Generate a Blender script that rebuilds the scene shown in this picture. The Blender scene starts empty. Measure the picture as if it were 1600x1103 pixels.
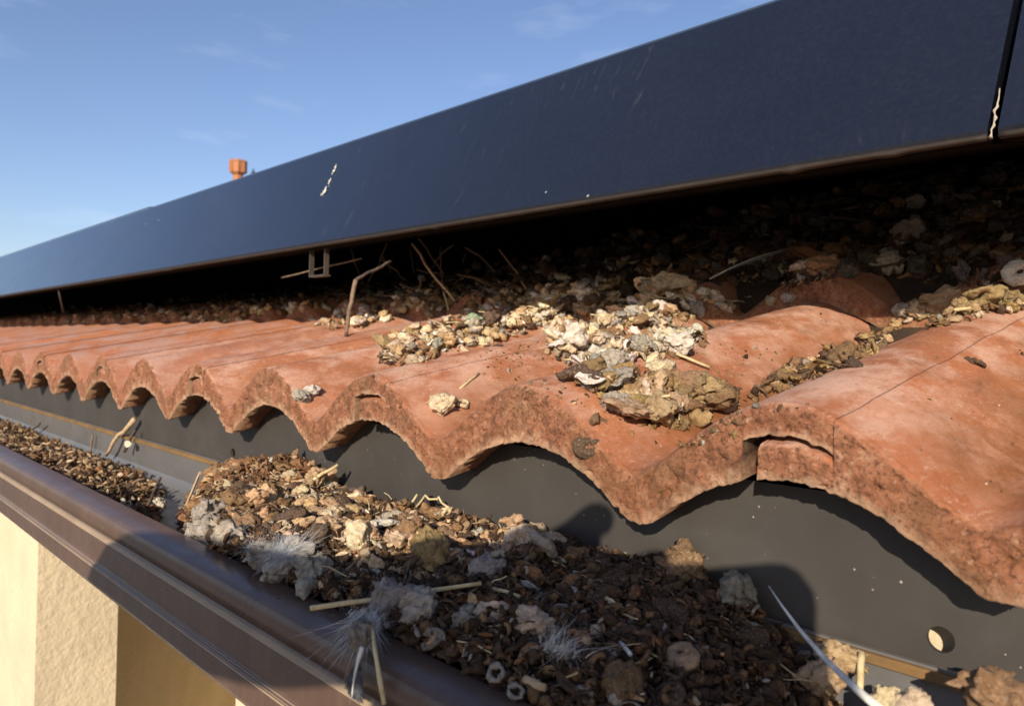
import bpy, bmesh, math, random
import numpy as np
from mathutils import Vector, Matrix, Quaternion

random.seed(7)
rng = np.random.default_rng(7)
sc = bpy.context.scene
COL = sc.collection
V = Vector

# ------------------------------------------------------------------ camera
F_PX, CX, CY = 1200.0, 800.0, 551.5          # the photograph is 1600 x 1103
YAW = math.radians(43.9)
ROLL = 0.027
cs, sn = math.cos(YAW), math.sin(YAW)
FWD = V((-cs, sn, 0)); RGT = V((sn, cs, 0)); UPV = V((0, 0, 1))
IX = (RGT + UPV * ROLL).normalized()
IY = (-UPV + RGT * ROLL).normalized()
cam_d = bpy.data.cameras.new('camera')
cam = bpy.data.objects.new('camera', cam_d); COL.objects.link(cam)
cam.matrix_world = Matrix((
    (IX.x, -IY.x, -FWD.x, 0), (IX.y, -IY.y, -FWD.y, 0), (IX.z, -IY.z, -FWD.z, 0), (0, 0, 0, 1)))
cam_d.sensor_width = 36; cam_d.lens = 36 * F_PX / 1600
cam_d.clip_start = 0.01; cam_d.clip_end = 3000
cam_d.dof.use_dof = True; cam_d.dof.focus_distance = 0.42; cam_d.dof.aperture_fstop = 18
sc.camera = cam

# ------------------------------------------------------------------ light
SUN_A, SUN_B = -0.60, 0.47                   # sun ray travels (a, 1, -b)
SUN_D = V((SUN_A, 1, -SUN_B)).normalized()
SUN_EL = math.asin(-SUN_D.z)
SUN_AZ = math.atan2(-SUN_D.x, -SUN_D.y)      # clockwise from +Y
world = bpy.data.worlds.new('World'); sc.world = world; world.use_nodes = True
wn = world.node_tree; wn.nodes.clear()
w_out = wn.nodes.new('ShaderNodeOutputWorld'); w_bg = wn.nodes.new('ShaderNodeBackground')
w_sky = wn.nodes.new('ShaderNodeTexSky'); w_sky.sky_type = 'NISHITA'; w_sky.sun_disc = False
w_sky.sun_elevation = SUN_EL; w_sky.sun_rotation = SUN_AZ
w_sky.air_density = 1.0; w_sky.dust_density = 0.7; w_sky.ozone_density = 2.0; w_sky.altitude = 100
w_bg.inputs['Strength'].default_value = 0.105
# thin cirrus over the blue
w_tc = wn.nodes.new('ShaderNodeTexCoord'); w_map = wn.nodes.new('ShaderNodeMapping')
w_map.inputs['Scale'].default_value = (2.2, 2.2, 9.0); w_map.inputs['Rotation'].default_value = (0.0, 0.10, 0.0)
w_noise = wn.nodes.new('ShaderNodeTexNoise'); w_noise.inputs['Scale'].default_value = 2.6
w_noise.inputs['Detail'].default_value = 7; w_noise.inputs['Roughness'].default_value = 0.55
w_ramp = wn.nodes.new('ShaderNodeValToRGB')
w_ramp.color_ramp.elements[0].position = 0.58; w_ramp.color_ramp.elements[0].color = (0, 0, 0, 1)
w_ramp.color_ramp.elements[1].position = 0.82; w_ramp.color_ramp.elements[1].color = (0.13, 0.13, 0.13, 1)
w_mix = wn.nodes.new('ShaderNodeMixRGB'); w_mix.inputs['Color2'].default_value = (9.5, 9.6, 10.0, 1)
w_tint = wn.nodes.new('ShaderNodeMixRGB'); w_tint.blend_type = 'MULTIPLY'; w_tint.inputs['Fac'].default_value = 1
w_tint.inputs['Color2'].default_value = (0.99, 0.955, 1.075, 1)
L = wn.links.new
L(w_tc.outputs['Generated'], w_map.inputs['Vector']); L(w_map.outputs['Vector'], w_noise.inputs['Vector'])
L(w_noise.outputs['Fac'], w_ramp.inputs['Fac']); L(w_ramp.outputs['Color'], w_mix.inputs['Fac'])
L(w_sky.outputs['Color'], w_tint.inputs['Color1']); L(w_tint.outputs['Color'], w_mix.inputs['Color1'])
L(w_mix.outputs['Color'], w_bg.inputs['Color']); L(w_bg.outputs['Background'], w_out.inputs['Surface'])

sun_d = bpy.data.lights.new('sun', 'SUN'); sun = bpy.data.objects.new('sun', sun_d); COL.objects.link(sun)
sun_d.energy = 5.0; sun_d.angle = math.radians(0.53); sun_d.color = (1.0, 0.885, 0.735)
sun.rotation_euler = SUN_D.to_track_quat('-Z', 'Y').to_euler()
sc.view_settings.view_transform = 'Standard'; sc.view_settings.look = 'None'
sc.view_settings.gamma = 1.0; sc.view_settings.use_curve_mapping = False
sc.view_settings.exposure = 0.40
sc.cycles.use_adaptive_sampling = True

# ------------------------------------------------------------------ measuring helpers
def ray(px, py):
    """direction through a pixel of the photograph"""
    return (FWD * F_PX + IX * (px - CX) + IY * (py - CY))
def at_y(px, py, y):
    r = ray(px, py); return r * (y / r.y)
def at_x(px, py, x):
    r = ray(px, py); return r * (x / r.x)

# ------------------------------------------------------------------ numpy noise
_perm = np.random.default_rng(3).permutation(256).astype(np.int64); _perm = np.concatenate([_perm, _perm, _perm])
_g = np.random.default_rng(5).normal(size=(256, 3)); _g /= np.linalg.norm(_g, axis=1)[:, None]
def perlin(p):
    p = np.asarray(p, float); i = np.floor(p).astype(np.int64); f = p - i; i &= 255
    u = f * f * f * (f * (f * 6 - 15) + 10)
    def gr(dx, dy, dz):
        h = _perm[_perm[_perm[(i[:, 0] + dx) & 255] + ((i[:, 1] + dy) & 255)] + ((i[:, 2] + dz) & 255)]
        g = _g[h]
        return g[:, 0] * (f[:, 0] - dx) + g[:, 1] * (f[:, 1] - dy) + g[:, 2] * (f[:, 2] - dz)
    def lerp(a, b, t): return a + (b - a) * t
    x00 = lerp(gr(0, 0, 0), gr(1, 0, 0), u[:, 0]); x10 = lerp(gr(0, 1, 0), gr(1, 1, 0), u[:, 0])
    x01 = lerp(gr(0, 0, 1), gr(1, 0, 1), u[:, 0]); x11 = lerp(gr(0, 1, 1), gr(1, 1, 1), u[:, 0])
    return lerp(lerp(x00, x10, u[:, 1]), lerp(x01, x11, u[:, 1]), u[:, 2]) * 1.5
def fbm(p, octv=4, rough=0.5):
    p = np.asarray(p, float); s = np.zeros(len(p)); a = 1.0; n = 0
    for k in range(octv):
        s += a * perlin(p * (2.03 ** k) + 17.3 * k); n += a; a *= rough
    return s / n
def ridged(p, octv=3):
    p = np.asarray(p, float); s = np.zeros(len(p)); a = 1.0; n = 0
    for k in range(octv):
        s += a * (1 - np.abs(perlin(p * (2.1 ** k) + 9.1 * k)) * 2); n += a; a *= 0.5
    return s / n

# ------------------------------------------------------------------ mesh helpers
def mesh_obj(name, verts, faces, mat=None, parent=None, smooth=True, origin=None):
    verts = np.asarray(verts, float)
    me = bpy.data.meshes.new(name)
    o = bpy.data.objects.new(name, me)
    if origin is not None:
        org = np.asarray(origin, float); verts = verts - org
    me.from_pydata(verts.tolist(), [], faces if isinstance(faces, list) else faces.tolist())
    if origin is not None: o.location = origin
    if mat is not None: me.materials.append(mat)
    if smooth: me.polygons.foreach_set('use_smooth', [True] * len(me.polygons))
    me.update()
    COL.objects.link(o)
    if parent is not None:
        o.parent = parent
        o.matrix_parent_inverse = Matrix.Translation(parent.location).inverted() if parent.rotation_euler.to_matrix().is_identity else parent.matrix_basis.inverted()
    return o
def vattr(o, name, vals):
    a = o.data.attributes.new(name, 'FLOAT', 'POINT'); a.data.foreach_set('value', np.asarray(vals, np.float32))
def cattr(o, name, vals):
    a = o.data.attributes.new(name, 'FLOAT_COLOR', 'POINT')
    v = np.ones((len(vals), 4), np.float32); v[:, :3] = vals; a.data.foreach_set('color', v.ravel())
def tag(o, label=None, cat=None, group=None, kind=None):
    if label: o['label'] = label
    if cat: o['category'] = cat
    if group: o['group'] = group
    if kind: o['kind'] = kind
    return o
def empty(name, loc=(0, 0, 0)):
    o = bpy.data.objects.new(name, None); o.location = loc; o.empty_display_size = 0.05; COL.objects.link(o); return o
def box(x0, x1, y0, y1, z0, z1):
    v = [(x0, y0, z0), (x1, y0, z0), (x1, y1, z0), (x0, y1, z0), (x0, y0, z1), (x1, y0, z1), (x1, y1, z1), (x0, y1, z1)]
    f = [(0, 3, 2, 1), (4, 5, 6, 7), (0, 1, 5, 4), (1, 2, 6, 5), (2, 3, 7, 6), (3, 0, 4, 7)]
    return v, f
def join(parts):
    vs, fs, k = [], [], 0
    for v, f in parts:
        vs += [tuple(q) for q in v]; fs += [tuple(int(i) + k for i in q) for q in f]; k += len(v)
    return vs, fs
def prism(poly_yz, x0, x1):
    """closed outline in (y, z), extruded along the eave"""
    n = len(poly_yz)
    v = [(x0, y, z) for y, z in poly_yz] + [(x1, y, z) for y, z in poly_yz]
    f = [(i, (i + 1) % n, n + (i + 1) % n, n + i) for i in range(n)]
    f += [tuple(range(n))[::-1], tuple(range(n, 2 * n))]
    return v, f
def grid_faces(n, m, off=0, flip=False):
    i, j = np.meshgrid(np.arange(n - 1), np.arange(m - 1), indexing='ij')
    a = (i * m + j).ravel() + off
    q = np.stack([a, a + m, a + m + 1, a + 1], 1)
    return q[:, ::-1] if flip else q
def tube(pts, radii, seg=8, noise=0.0, nscale=200.0, seed=0.0, cap=True):
    pts = np.asarray(pts, float); n = len(pts); radii = np.asarray(radii, float) * np.ones(n)
    d = np.gradient(pts, axis=0); d /= np.linalg.norm(d, axis=1)[:, None] + 1e-12
    up = np.array([0, 0, 1.0]) if abs(d[0, 2]) < 0.9 else np.array([1.0, 0, 0])
    vs = []
    nrm = np.cross(d[0], up); nrm /= np.linalg.norm(nrm)
    for i in range(n):
        nrm = nrm - d[i] * nrm.dot(d[i]); nrm /= np.linalg.norm(nrm) + 1e-12
        b = np.cross(d[i], nrm)
        for k in range(seg):
            a = 2 * math.pi * k / seg
            vs.append(pts[i] + radii[i] * (math.cos(a) * nrm + math.sin(a) * b))
    vs = np.array(vs)
    if noise:
        c = np.repeat(pts, seg, axis=0)
        nn = fbm(vs * nscale + seed, 3)
        vs = c + (vs - c) * (1 + noise * nn)[:, None]
    f = []
    for i in range(n - 1):
        for k in range(seg):
            f.append((i * seg + k, i * seg + (k + 1) % seg, (i + 1) * seg + (k + 1) % seg, (i + 1) * seg + k))
    if cap:
        f.append(tuple(range(seg))[::-1]); f.append(tuple((n - 1) * seg + k for k in range(seg)))
    return vs, f

# ------------------------------------------------------------------ materials
def lin(r, g, b):
    def c(v):
        v /= 255.0
        return v / 12.92 if v <= 0.04045 else ((v + 0.055) / 1.055) ** 2.4
    return (c(r), c(g), c(b), 1)
class Mat:
    def __init__(self, name, rough=0.7, spec=0.4, metal=0.0):
        self.m = bpy.data.materials.new(name); self.m.use_nodes = True
        self.t = self.m.node_tree; self.n = self.t.nodes
        self.b = self.n['Principled BSDF']
        self.b.inputs['Roughness'].default_value = rough; self.b.inputs['Specular IOR Level'].default_value = spec
        self.b.inputs['Metallic'].default_value = metal
        tc = self.n.new('ShaderNodeTexCoord'); self.obj = tc.outputs['Object']
        geo = self.n.new('ShaderNodeNewGeometry'); self.pos = geo.outputs['Position']
    def l(self, a, b): self.t.links.new(a, b)
    def noise(self, scale, detail=4, rough=0.55, vec=None, stretch=None, dist=0.0):
        v = vec or self.pos
        if stretch:
            mp = self.n.new('ShaderNodeMapping'); mp.inputs['Scale'].default_value = stretch
            self.l(v, mp.inputs['Vector']); v = mp.outputs['Vector']
        q = self.n.new('ShaderNodeTexNoise'); q.inputs['Scale'].default_value = scale; q.inputs['Detail'].default_value = detail
        q.inputs['Roughness'].default_value = rough; q.inputs['Distortion'].default_value = dist
        self.l(v, q.inputs['Vector']); return q.outputs['Fac']
    def voro(self, scale, vec=None, out='Distance', rand=1.0):
        q = self.n.new('ShaderNodeTexVoronoi'); q.inputs['Scale'].default_value = scale; q.inputs['Randomness'].default_value = rand
        self.l(vec or self.pos, q.inputs['Vector']); return q.outputs[out]
    def ramp(self, fac, stops, interp='LINEAR'):
        q = self.n.new('ShaderNodeValToRGB'); q.color_ramp.interpolation = interp
        e = q.color_ramp.elements
        while len(e) < len(stops): e.new(0.5)
        for k, (p, c) in enumerate(stops):
            e[k].position = p; e[k].color = c if len(c) == 4 else (*c, 1)
        self.l(fac, q.inputs['Fac']); return q.outputs['Color']
    def g(self, fac, a, b, va=0.0, vb=1.0):
        """grey ramp a..b -> va..vb"""
        q = self.n.new('ShaderNodeMapRange'); q.inputs['From Min'].default_value = a; q.inputs['From Max'].default_value = b
        q.inputs['To Min'].default_value = va; q.inputs['To Max'].default_value = vb
        self.l(fac, q.inputs['Value']); return q.outputs['Result']
    def mix(self, fac, a, b, blend='MIX'):
        q = self.n.new('ShaderNodeMixRGB'); q.blend_type = blend
        for s, val in (('Fac', fac), ('Color1', a), ('Color2', b)):
            if isinstance(val, (int, float)): q.inputs[s].default_value = val
            elif isinstance(val, tuple): q.inputs[s].default_value = val
            else: self.l(val, q.inputs[s])
        return q.outputs['Color']
    def math(self, op, a, b=0.0):
        q = self.n.new('ShaderNodeMath'); q.operation = op
        for k, val in enumerate((a, b)):
            if isinstance(val, (int, float)): q.inputs[k].default_value = val
            else: self.l(val, q.inputs[k])
        return q.outputs[0]
    def attr(self, name, out='Fac'):
        q = self.n.new('ShaderNodeAttribute'); q.attribute_name = name; return q.outputs[out]
    def rand(self):
        q = self.n.new('ShaderNodeObjectInfo'); return q.outputs['Random']
    def objcol(self):
        q = self.n.new('ShaderNodeObjectInfo'); return q.outputs['Color']
    def color(self, c):
        if isinstance(c, tuple): self.b.inputs['Base Color'].default_value = c
        else: self.l(c, self.b.inputs['Base Color'])
        return self
    def rough(self, r): self.l(r, self.b.inputs['Roughness']); return self
    def bump(self, h, strength=0.5, dist=0.001):
        q = self.n.new('ShaderNodeBump'); q.inputs['Strength'].default_value = strength; q.inputs['Distance'].default_value = dist
        self.l(h, q.inputs['Height'])
        prev = self.b.inputs['Normal'].links
        if prev: self.l(prev[0].from_socket, q.inputs['Normal'])
        self.l(q.outputs['Normal'], self.b.inputs['Normal']); return self

def make_tile_mat():
    m = Mat('terracotta_tile', 0.78, 0.35)
    r = m.rand()
    base = m.ramp(r, [(0.0, (0.30, 0.105, 0.048)), (0.35, (0.40, 0.135, 0.052)), (0.7, (0.37, 0.14, 0.065)), (1.0, (0.31, 0.125, 0.075))])
    n1 = m.noise(26, 5, 0.6)
    base = m.mix(m.g(n1, 0.35, 0.7, 0, 0.8), base, (0.43, 0.175, 0.082, 1))
    # pale pinkish bloom on the weathered crown of each wave
    bl = m.noise(60, 5, 0.65, stretch=(1, 0.55, 1))
    crown = m.attr('crown')
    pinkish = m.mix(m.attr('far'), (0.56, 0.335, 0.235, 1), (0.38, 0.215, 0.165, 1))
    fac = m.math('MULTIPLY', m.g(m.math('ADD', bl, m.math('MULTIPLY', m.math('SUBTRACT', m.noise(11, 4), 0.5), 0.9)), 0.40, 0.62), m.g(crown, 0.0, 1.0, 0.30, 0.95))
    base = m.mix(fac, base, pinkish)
    # fine pale flecks
    sp = m.noise(560, 4, 0.65, stretch=(1, 0.55, 1)); sp2 = m.noise(40, 3)
    fl = m.math('MULTIPLY', m.g(sp, 0.54, 0.66), m.g(sp2, 0.38, 0.60, 0.15, 0.85))
    base = m.mix(m.math('MULTIPLY', fl, 0.7), base, (0.62, 0.40, 0.285, 1))
    # dark pores
    po = m.noise(700, 2, 0.5)
    base = m.mix(m.g(po, 0.66, 0.74, 0, 0.55), base, (0.10, 0.035, 0.018, 1))
    # broken, dirtier concrete of the nose
    fr = m.attr('front')
    f1 = m.noise(150, 6, 0.7); f2 = m.noise(34, 4, 0.6)
    fc = m.ramp(f1, [(0.30, (0.10, 0.042, 0.022)), (0.42, (0.23, 0.092, 0.042)), (0.54, (0.34, 0.14, 0.07)), (0.70, (0.44, 0.24, 0.14))])
    fc = m.mix(m.g(f2, 0.5, 0.72, 0, 0.6), fc, (0.20, 0.12, 0.06, 1))
    f3 = m.noise(620, 4, 0.65)
    fc = m.mix(m.g(f3, 0.53, 0.63, 0, 0.8), fc, (0.07, 0.03, 0.018, 1))
    fc = m.mix(m.g(m.noise(300, 2), 0.66, 0.74, 0, 0.5), fc, (0.55, 0.36, 0.24, 1))
    frn = m.g(m.math('ADD', fr, m.math('MULTIPLY', m.math('SUBTRACT', m.noise(130, 4), 0.5), 0.9)), 0.36, 0.62)
    base = m.mix(frn, base, fc)
    # pale worn lower lip
    lip = m.g(m.math('ADD', m.attr('lip'), m.math('MULTIPLY', m.math('SUBTRACT', m.noise(170, 4), 0.5), 0.8)), 0.75, 1.0, 0, 0.55)
    base = m.mix(lip, base, (0.55, 0.37, 0.23, 1))
    # brown soil washed into the troughs
    so = m.math('MULTIPLY', m.g(crown, 0.75, 0.15), m.g(m.noise(34, 6, 0.72), 0.34, 0.54))
    so = m.math('MULTIPLY', so, m.attr('soil'))
    base = m.mix(m.math('MULTIPLY', so, 0.9), base, (0.215, 0.080, 0.024, 1))
    st = m.math('MULTIPLY', m.g(m.noise(16, 6, 0.7, dist=0.5), 0.53, 0.68), m.attr('soil'))
    base = m.mix(m.math('MULTIPLY', st, 0.72), base, (0.17, 0.072, 0.032, 1))
    gr_ = m.math('MULTIPLY', m.g(m.noise(480, 5, 0.75), 0.56, 0.66), m.g(m.noise(20, 4), 0.42, 0.62))
    base = m.mix(m.math('MULTIPLY', gr_, 0.75), base, (0.12, 0.050, 0.025, 1))
    m.color(base)
    m.bump(m.math('MULTIPLY', m.noise(1000, 5, 0.75), m.g(fr, 0.2, 0.8, 0.5, 1.6)), 0.8, 0.0010).bump(m.math('MULTIPLY', m.noise(330, 5, 0.7), m.g(fr, 0.2, 0.8, 0.3, 1.3)), 0.5, 0.0012)
    m.rough(m.g(m.noise(50, 3), 0.35, 0.65, 0.62, 0.85))
    return m.m
M_TILE = make_tile_mat()

def metal_mat(name, col, rough, spec=0.5, specks=0.0, speck_scale=150, streak=0.0, dust=0.0, dustcol=(0.35, 0.30, 0.25, 1), coat=0.0):
    m = Mat(name, rough, spec)
    c = m.mix(m.g(m.noise(18, 4), 0.3, 0.7), tuple(v * 0.88 for v in col[:3]) + (1,), tuple(min(1, v * 1.12) for v in col[:3]) + (1,))
    if dust:
        c = m.mix(m.g(m.noise(45, 6, 0.7), 0.45, 0.75, 0, dust), c, dustcol)
    if streak:
        c = m.mix(m.g(m.noise(30, 4, 0.6, stretch=(9, 1, 0.6)), 0.45, 0.75, 0, streak), c, dustcol)
    if specks:
        d = m.voro(speck_scale); pick = m.voro(speck_scale, out='Color')
        sep = m.n.new('ShaderNodeSeparateColor'); m.l(pick, sep.inputs['Color'])
        k = m.math('MULTIPLY', m.math('LESS_THAN', d, m.math('MULTIPLY', sep.outputs['Green'], m.g(m.noise(55, 2), 0.4, 0.6, 0.015, 0.10))), m.math('GREATER_THAN', sep.outputs['Red'], 1 - specks))
        c = m.mix(m.math('MULTIPLY', k, m.g(m.noise(70, 2), 0.35, 0.65, 0.15, 0.7)), c, (0.5, 0.45, 0.36, 1))
    m.color(c)
    m.rough(m.g(m.noise(60, 5, 0.7), 0.3, 0.7, rough - 0.06, rough + 0.08))
    m.bump(m.noise(9, 3), 0.12, 0.004)
    c2 = m.g(m.noise(13, 6, 0.7, dist=0.7), 0.50, 0.78, 0, 0.35)
    old = m.b.inputs['Base Color'].links[0].from_socket
    m.color(m.mix(c2, old, tuple(min(1, v * 1.5 + 0.02) for v in col[:3]) + (1,)))
    if coat:
        m.b.inputs['Coat Weight'].default_value = coat; m.b.inputs['Coat Roughness'].default_value = 0.15
    return m.m
def panel_mat():
    m = Mat('navy_casing', 0.2, 0.85)
    c = m.mix(m.g(m.noise(9, 4, 0.5), 0.30, 0.70), (0.0070, 0.0080, 0.0130, 1), (0.0088, 0.0100, 0.016, 1))
    # runs of dried dirt
    run = m.math('MULTIPLY', m.g(m.noise(30, 6, 0.65, stretch=(6, 1.2, 0.9), dist=0.8), 0.60, 0.76), m.g(m.noise(7, 3), 0.45, 0.65))
    c = m.mix(m.math('MULTIPLY', run, 0.34), c, (0.14, 0.14, 0.14, 1))
    d = m.voro(60); pk = m.voro(60, out='Color'); sep = m.n.new('ShaderNodeSeparateColor'); m.l(pk, sep.inputs['Color'])
    k = m.math('MULTIPLY', m.math('LESS_THAN', m.math('ADD', d, m.math('MULTIPLY', m.noise(900, 2), 0.08)), m.math('MULTIPLY', sep.outputs['Green'], 0.16)), m.math('GREATER_THAN', sep.outputs['Red'], 0.93))
    c = m.mix(m.math('MULTIPLY', k, 0.7), c, (0.42, 0.40, 0.36, 1))
    c = m.mix(m.g(m.noise(260, 6, 0.75), 0.46, 0.74, 0, 0.07), c, (0.10, 0.10, 0.11, 1))
    m.color(c); m.rough(m.g(m.noise(12, 4, 0.6), 0.3, 0.7, 0.18, 0.25))
    m.bump(m.noise(5, 2), 0.04, 0.004)
    m.b.inputs['Coat Weight'].default_value = 0.6; m.b.inputs['Coat Roughness'].default_value = 0.12
    return m.m
M_PANEL = panel_mat()
M_PANELEDGE = metal_mat('rusty_edge', (0.030, 0.022, 0.017), 0.65, 0.25, dust=0.7, dustcol=(0.055, 0.040, 0.029, 1))
M_GLASS = metal_mat('collector_glass', (0.05, 0.07, 0.09), 0.12, 0.6)
M_FLASH = metal_mat('grey_brown_sheet', (0.052, 0.047, 0.041), 0.50, 0.35, specks=0.85, speck_scale=190)
M_GUTIN = metal_mat('gutter_grey_inside', (0.125, 0.122, 0.120), 0.30, 0.7, specks=0.14, speck_scale=160, dust=0.25, dustcol=(0.13, 0.10, 0.075, 1))
M_GUTTER = metal_mat('brown_gutter_paint', (0.092, 0.056, 0.039), 0.30, 0.5, specks=0.06, speck_scale=90, streak=0.22, dust=0.08, dustcol=(0.19, 0.115, 0.075, 1))
M_STRIP = metal_mat('ochre_strip', (0.20, 0.115, 0.042), 0.6, 0.3, dust=0.8, dustcol=(0.07, 0.05, 0.03, 1))
M_DARK = metal_mat('shade_black', (0.008, 0.007, 0.006), 0.95, 0.05)  # near-black colour stands in for the deep shade under the collectors
M_ALU = metal_mat('dull_aluminium', (0.055, 0.045, 0.034), 0.45, 0.5, dust=0.6, dustcol=(0.10, 0.07, 0.045, 1))
M_SEAL = metal_mat('old_sealant', (0.38, 0.33, 0.24), 0.7, 0.3, dust=0.7, dustcol=(0.18, 0.14, 0.09, 1))
M_WHITE = metal_mat('white_splash', (0.62, 0.60, 0.50), 0.75, 0.3, dust=0.5, dustcol=(0.35, 0.32, 0.16, 1))

def stucco(name, col):
    m = Mat(name, 0.9, 0.2)
    m.color(m.mix(m.g(m.noise(9, 5), 0.35, 0.65), tuple(v * 0.93 for v in col) + (1,), tuple(min(1, v * 1.05) for v in col) + (1,)))
    m.bump(m.noise(75, 3, 0.5), 0.5, 0.006).bump(m.noise(210, 3, 0.6), 0.35, 0.002)
    return m.m
M_STUCCO = stucco('cream_stucco', (0.60, 0.495, 0.335))
M_BRICK = None

# ------------------------------------------------------------------ the setting: ground far below
def ground():
    m = Mat('dry_ground', 0.95, 0.2)
    m.color(m.ramp(m.noise(0.3, 6), [(0.3, (0.17, 0.165, 0.155)), (0.5, (0.22, 0.21, 0.20)), (0.7, (0.15, 0.15, 0.14))]))
    v, f = [(-2500, -2500, -3.2), (2500, -2500, -3.2), (2500, 2500, -3.2), (-2500, 2500, -3.2)], [(0, 1, 2, 3)]
    tag(mesh_obj('ground', v, f, m.m), kind='structure')
ground()

# ------------------------------------------------------------------ roof geometry
PITCH = 0.1435
CREST0 = -0.290           # a crest without a seam; seams lie on the crests next to it
TILE_W = 2 * PITCH
Y0 = 0.282                # the eave: front of the tiles
SLOPE = 0.195
ROW = 0.335
Z_CREST, Z_VALLEY, Z_ARCH, Z_TIP = -0.0165, -0.0525, -0.0465, -0.0750
_t = np.linspace(-1.5, 1.5, 3001)
def _raw(t):
    t = (t + 1) % 2 - 1
    par = -0.0 - (np.abs(t) ** 1.85)
    co = (np.cos(np.pi * t) - 1) / 2
    return 0.62 * par + 0.38 * co
_k = np.exp(-0.5 * (np.linspace(-3, 3, 661)) ** 2); _k /= _k.sum()
_sm = np.convolve(_raw(_t), _k, 'same')
_sel = (_t >= -1) & (_t <= 1); _tt = _t[_sel]; _zz = _sm[_sel]; _zz = (_zz - _zz.max()) / (_zz.max() - _zz.min())
def prof_top(x):
    t = ((x - CREST0 - 0.005 + PITCH / 2) % PITCH - PITCH / 2) / (PITCH / 2)
    return Z_CREST + (Z_CREST - Z_VALLEY) * np.interp(t, _tt, _zz)
def prof_bot(x):
    t = ((x - CREST0 - 0.009 + PITCH / 2) % PITCH - PITCH / 2) / (PITCH / 2)
    z = Z_ARCH - 0.0345 * t * t
    return Z_TIP + 0.0012 * np.logaddexp(0, (z - Z_TIP) / 0.0012)
def row_of(y): return np.where(np.asarray(y) < Y0 + ROW, 0, 1)
def roof_z(x, y):
    """top of the tiles"""
    x = np.asarray(x, float); y = np.asarray(y, float)
    return prof_top(x) + SLOPE * (y - Y0) + np.where(y < Y0 + ROW, 0.0, 0.024)

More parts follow.
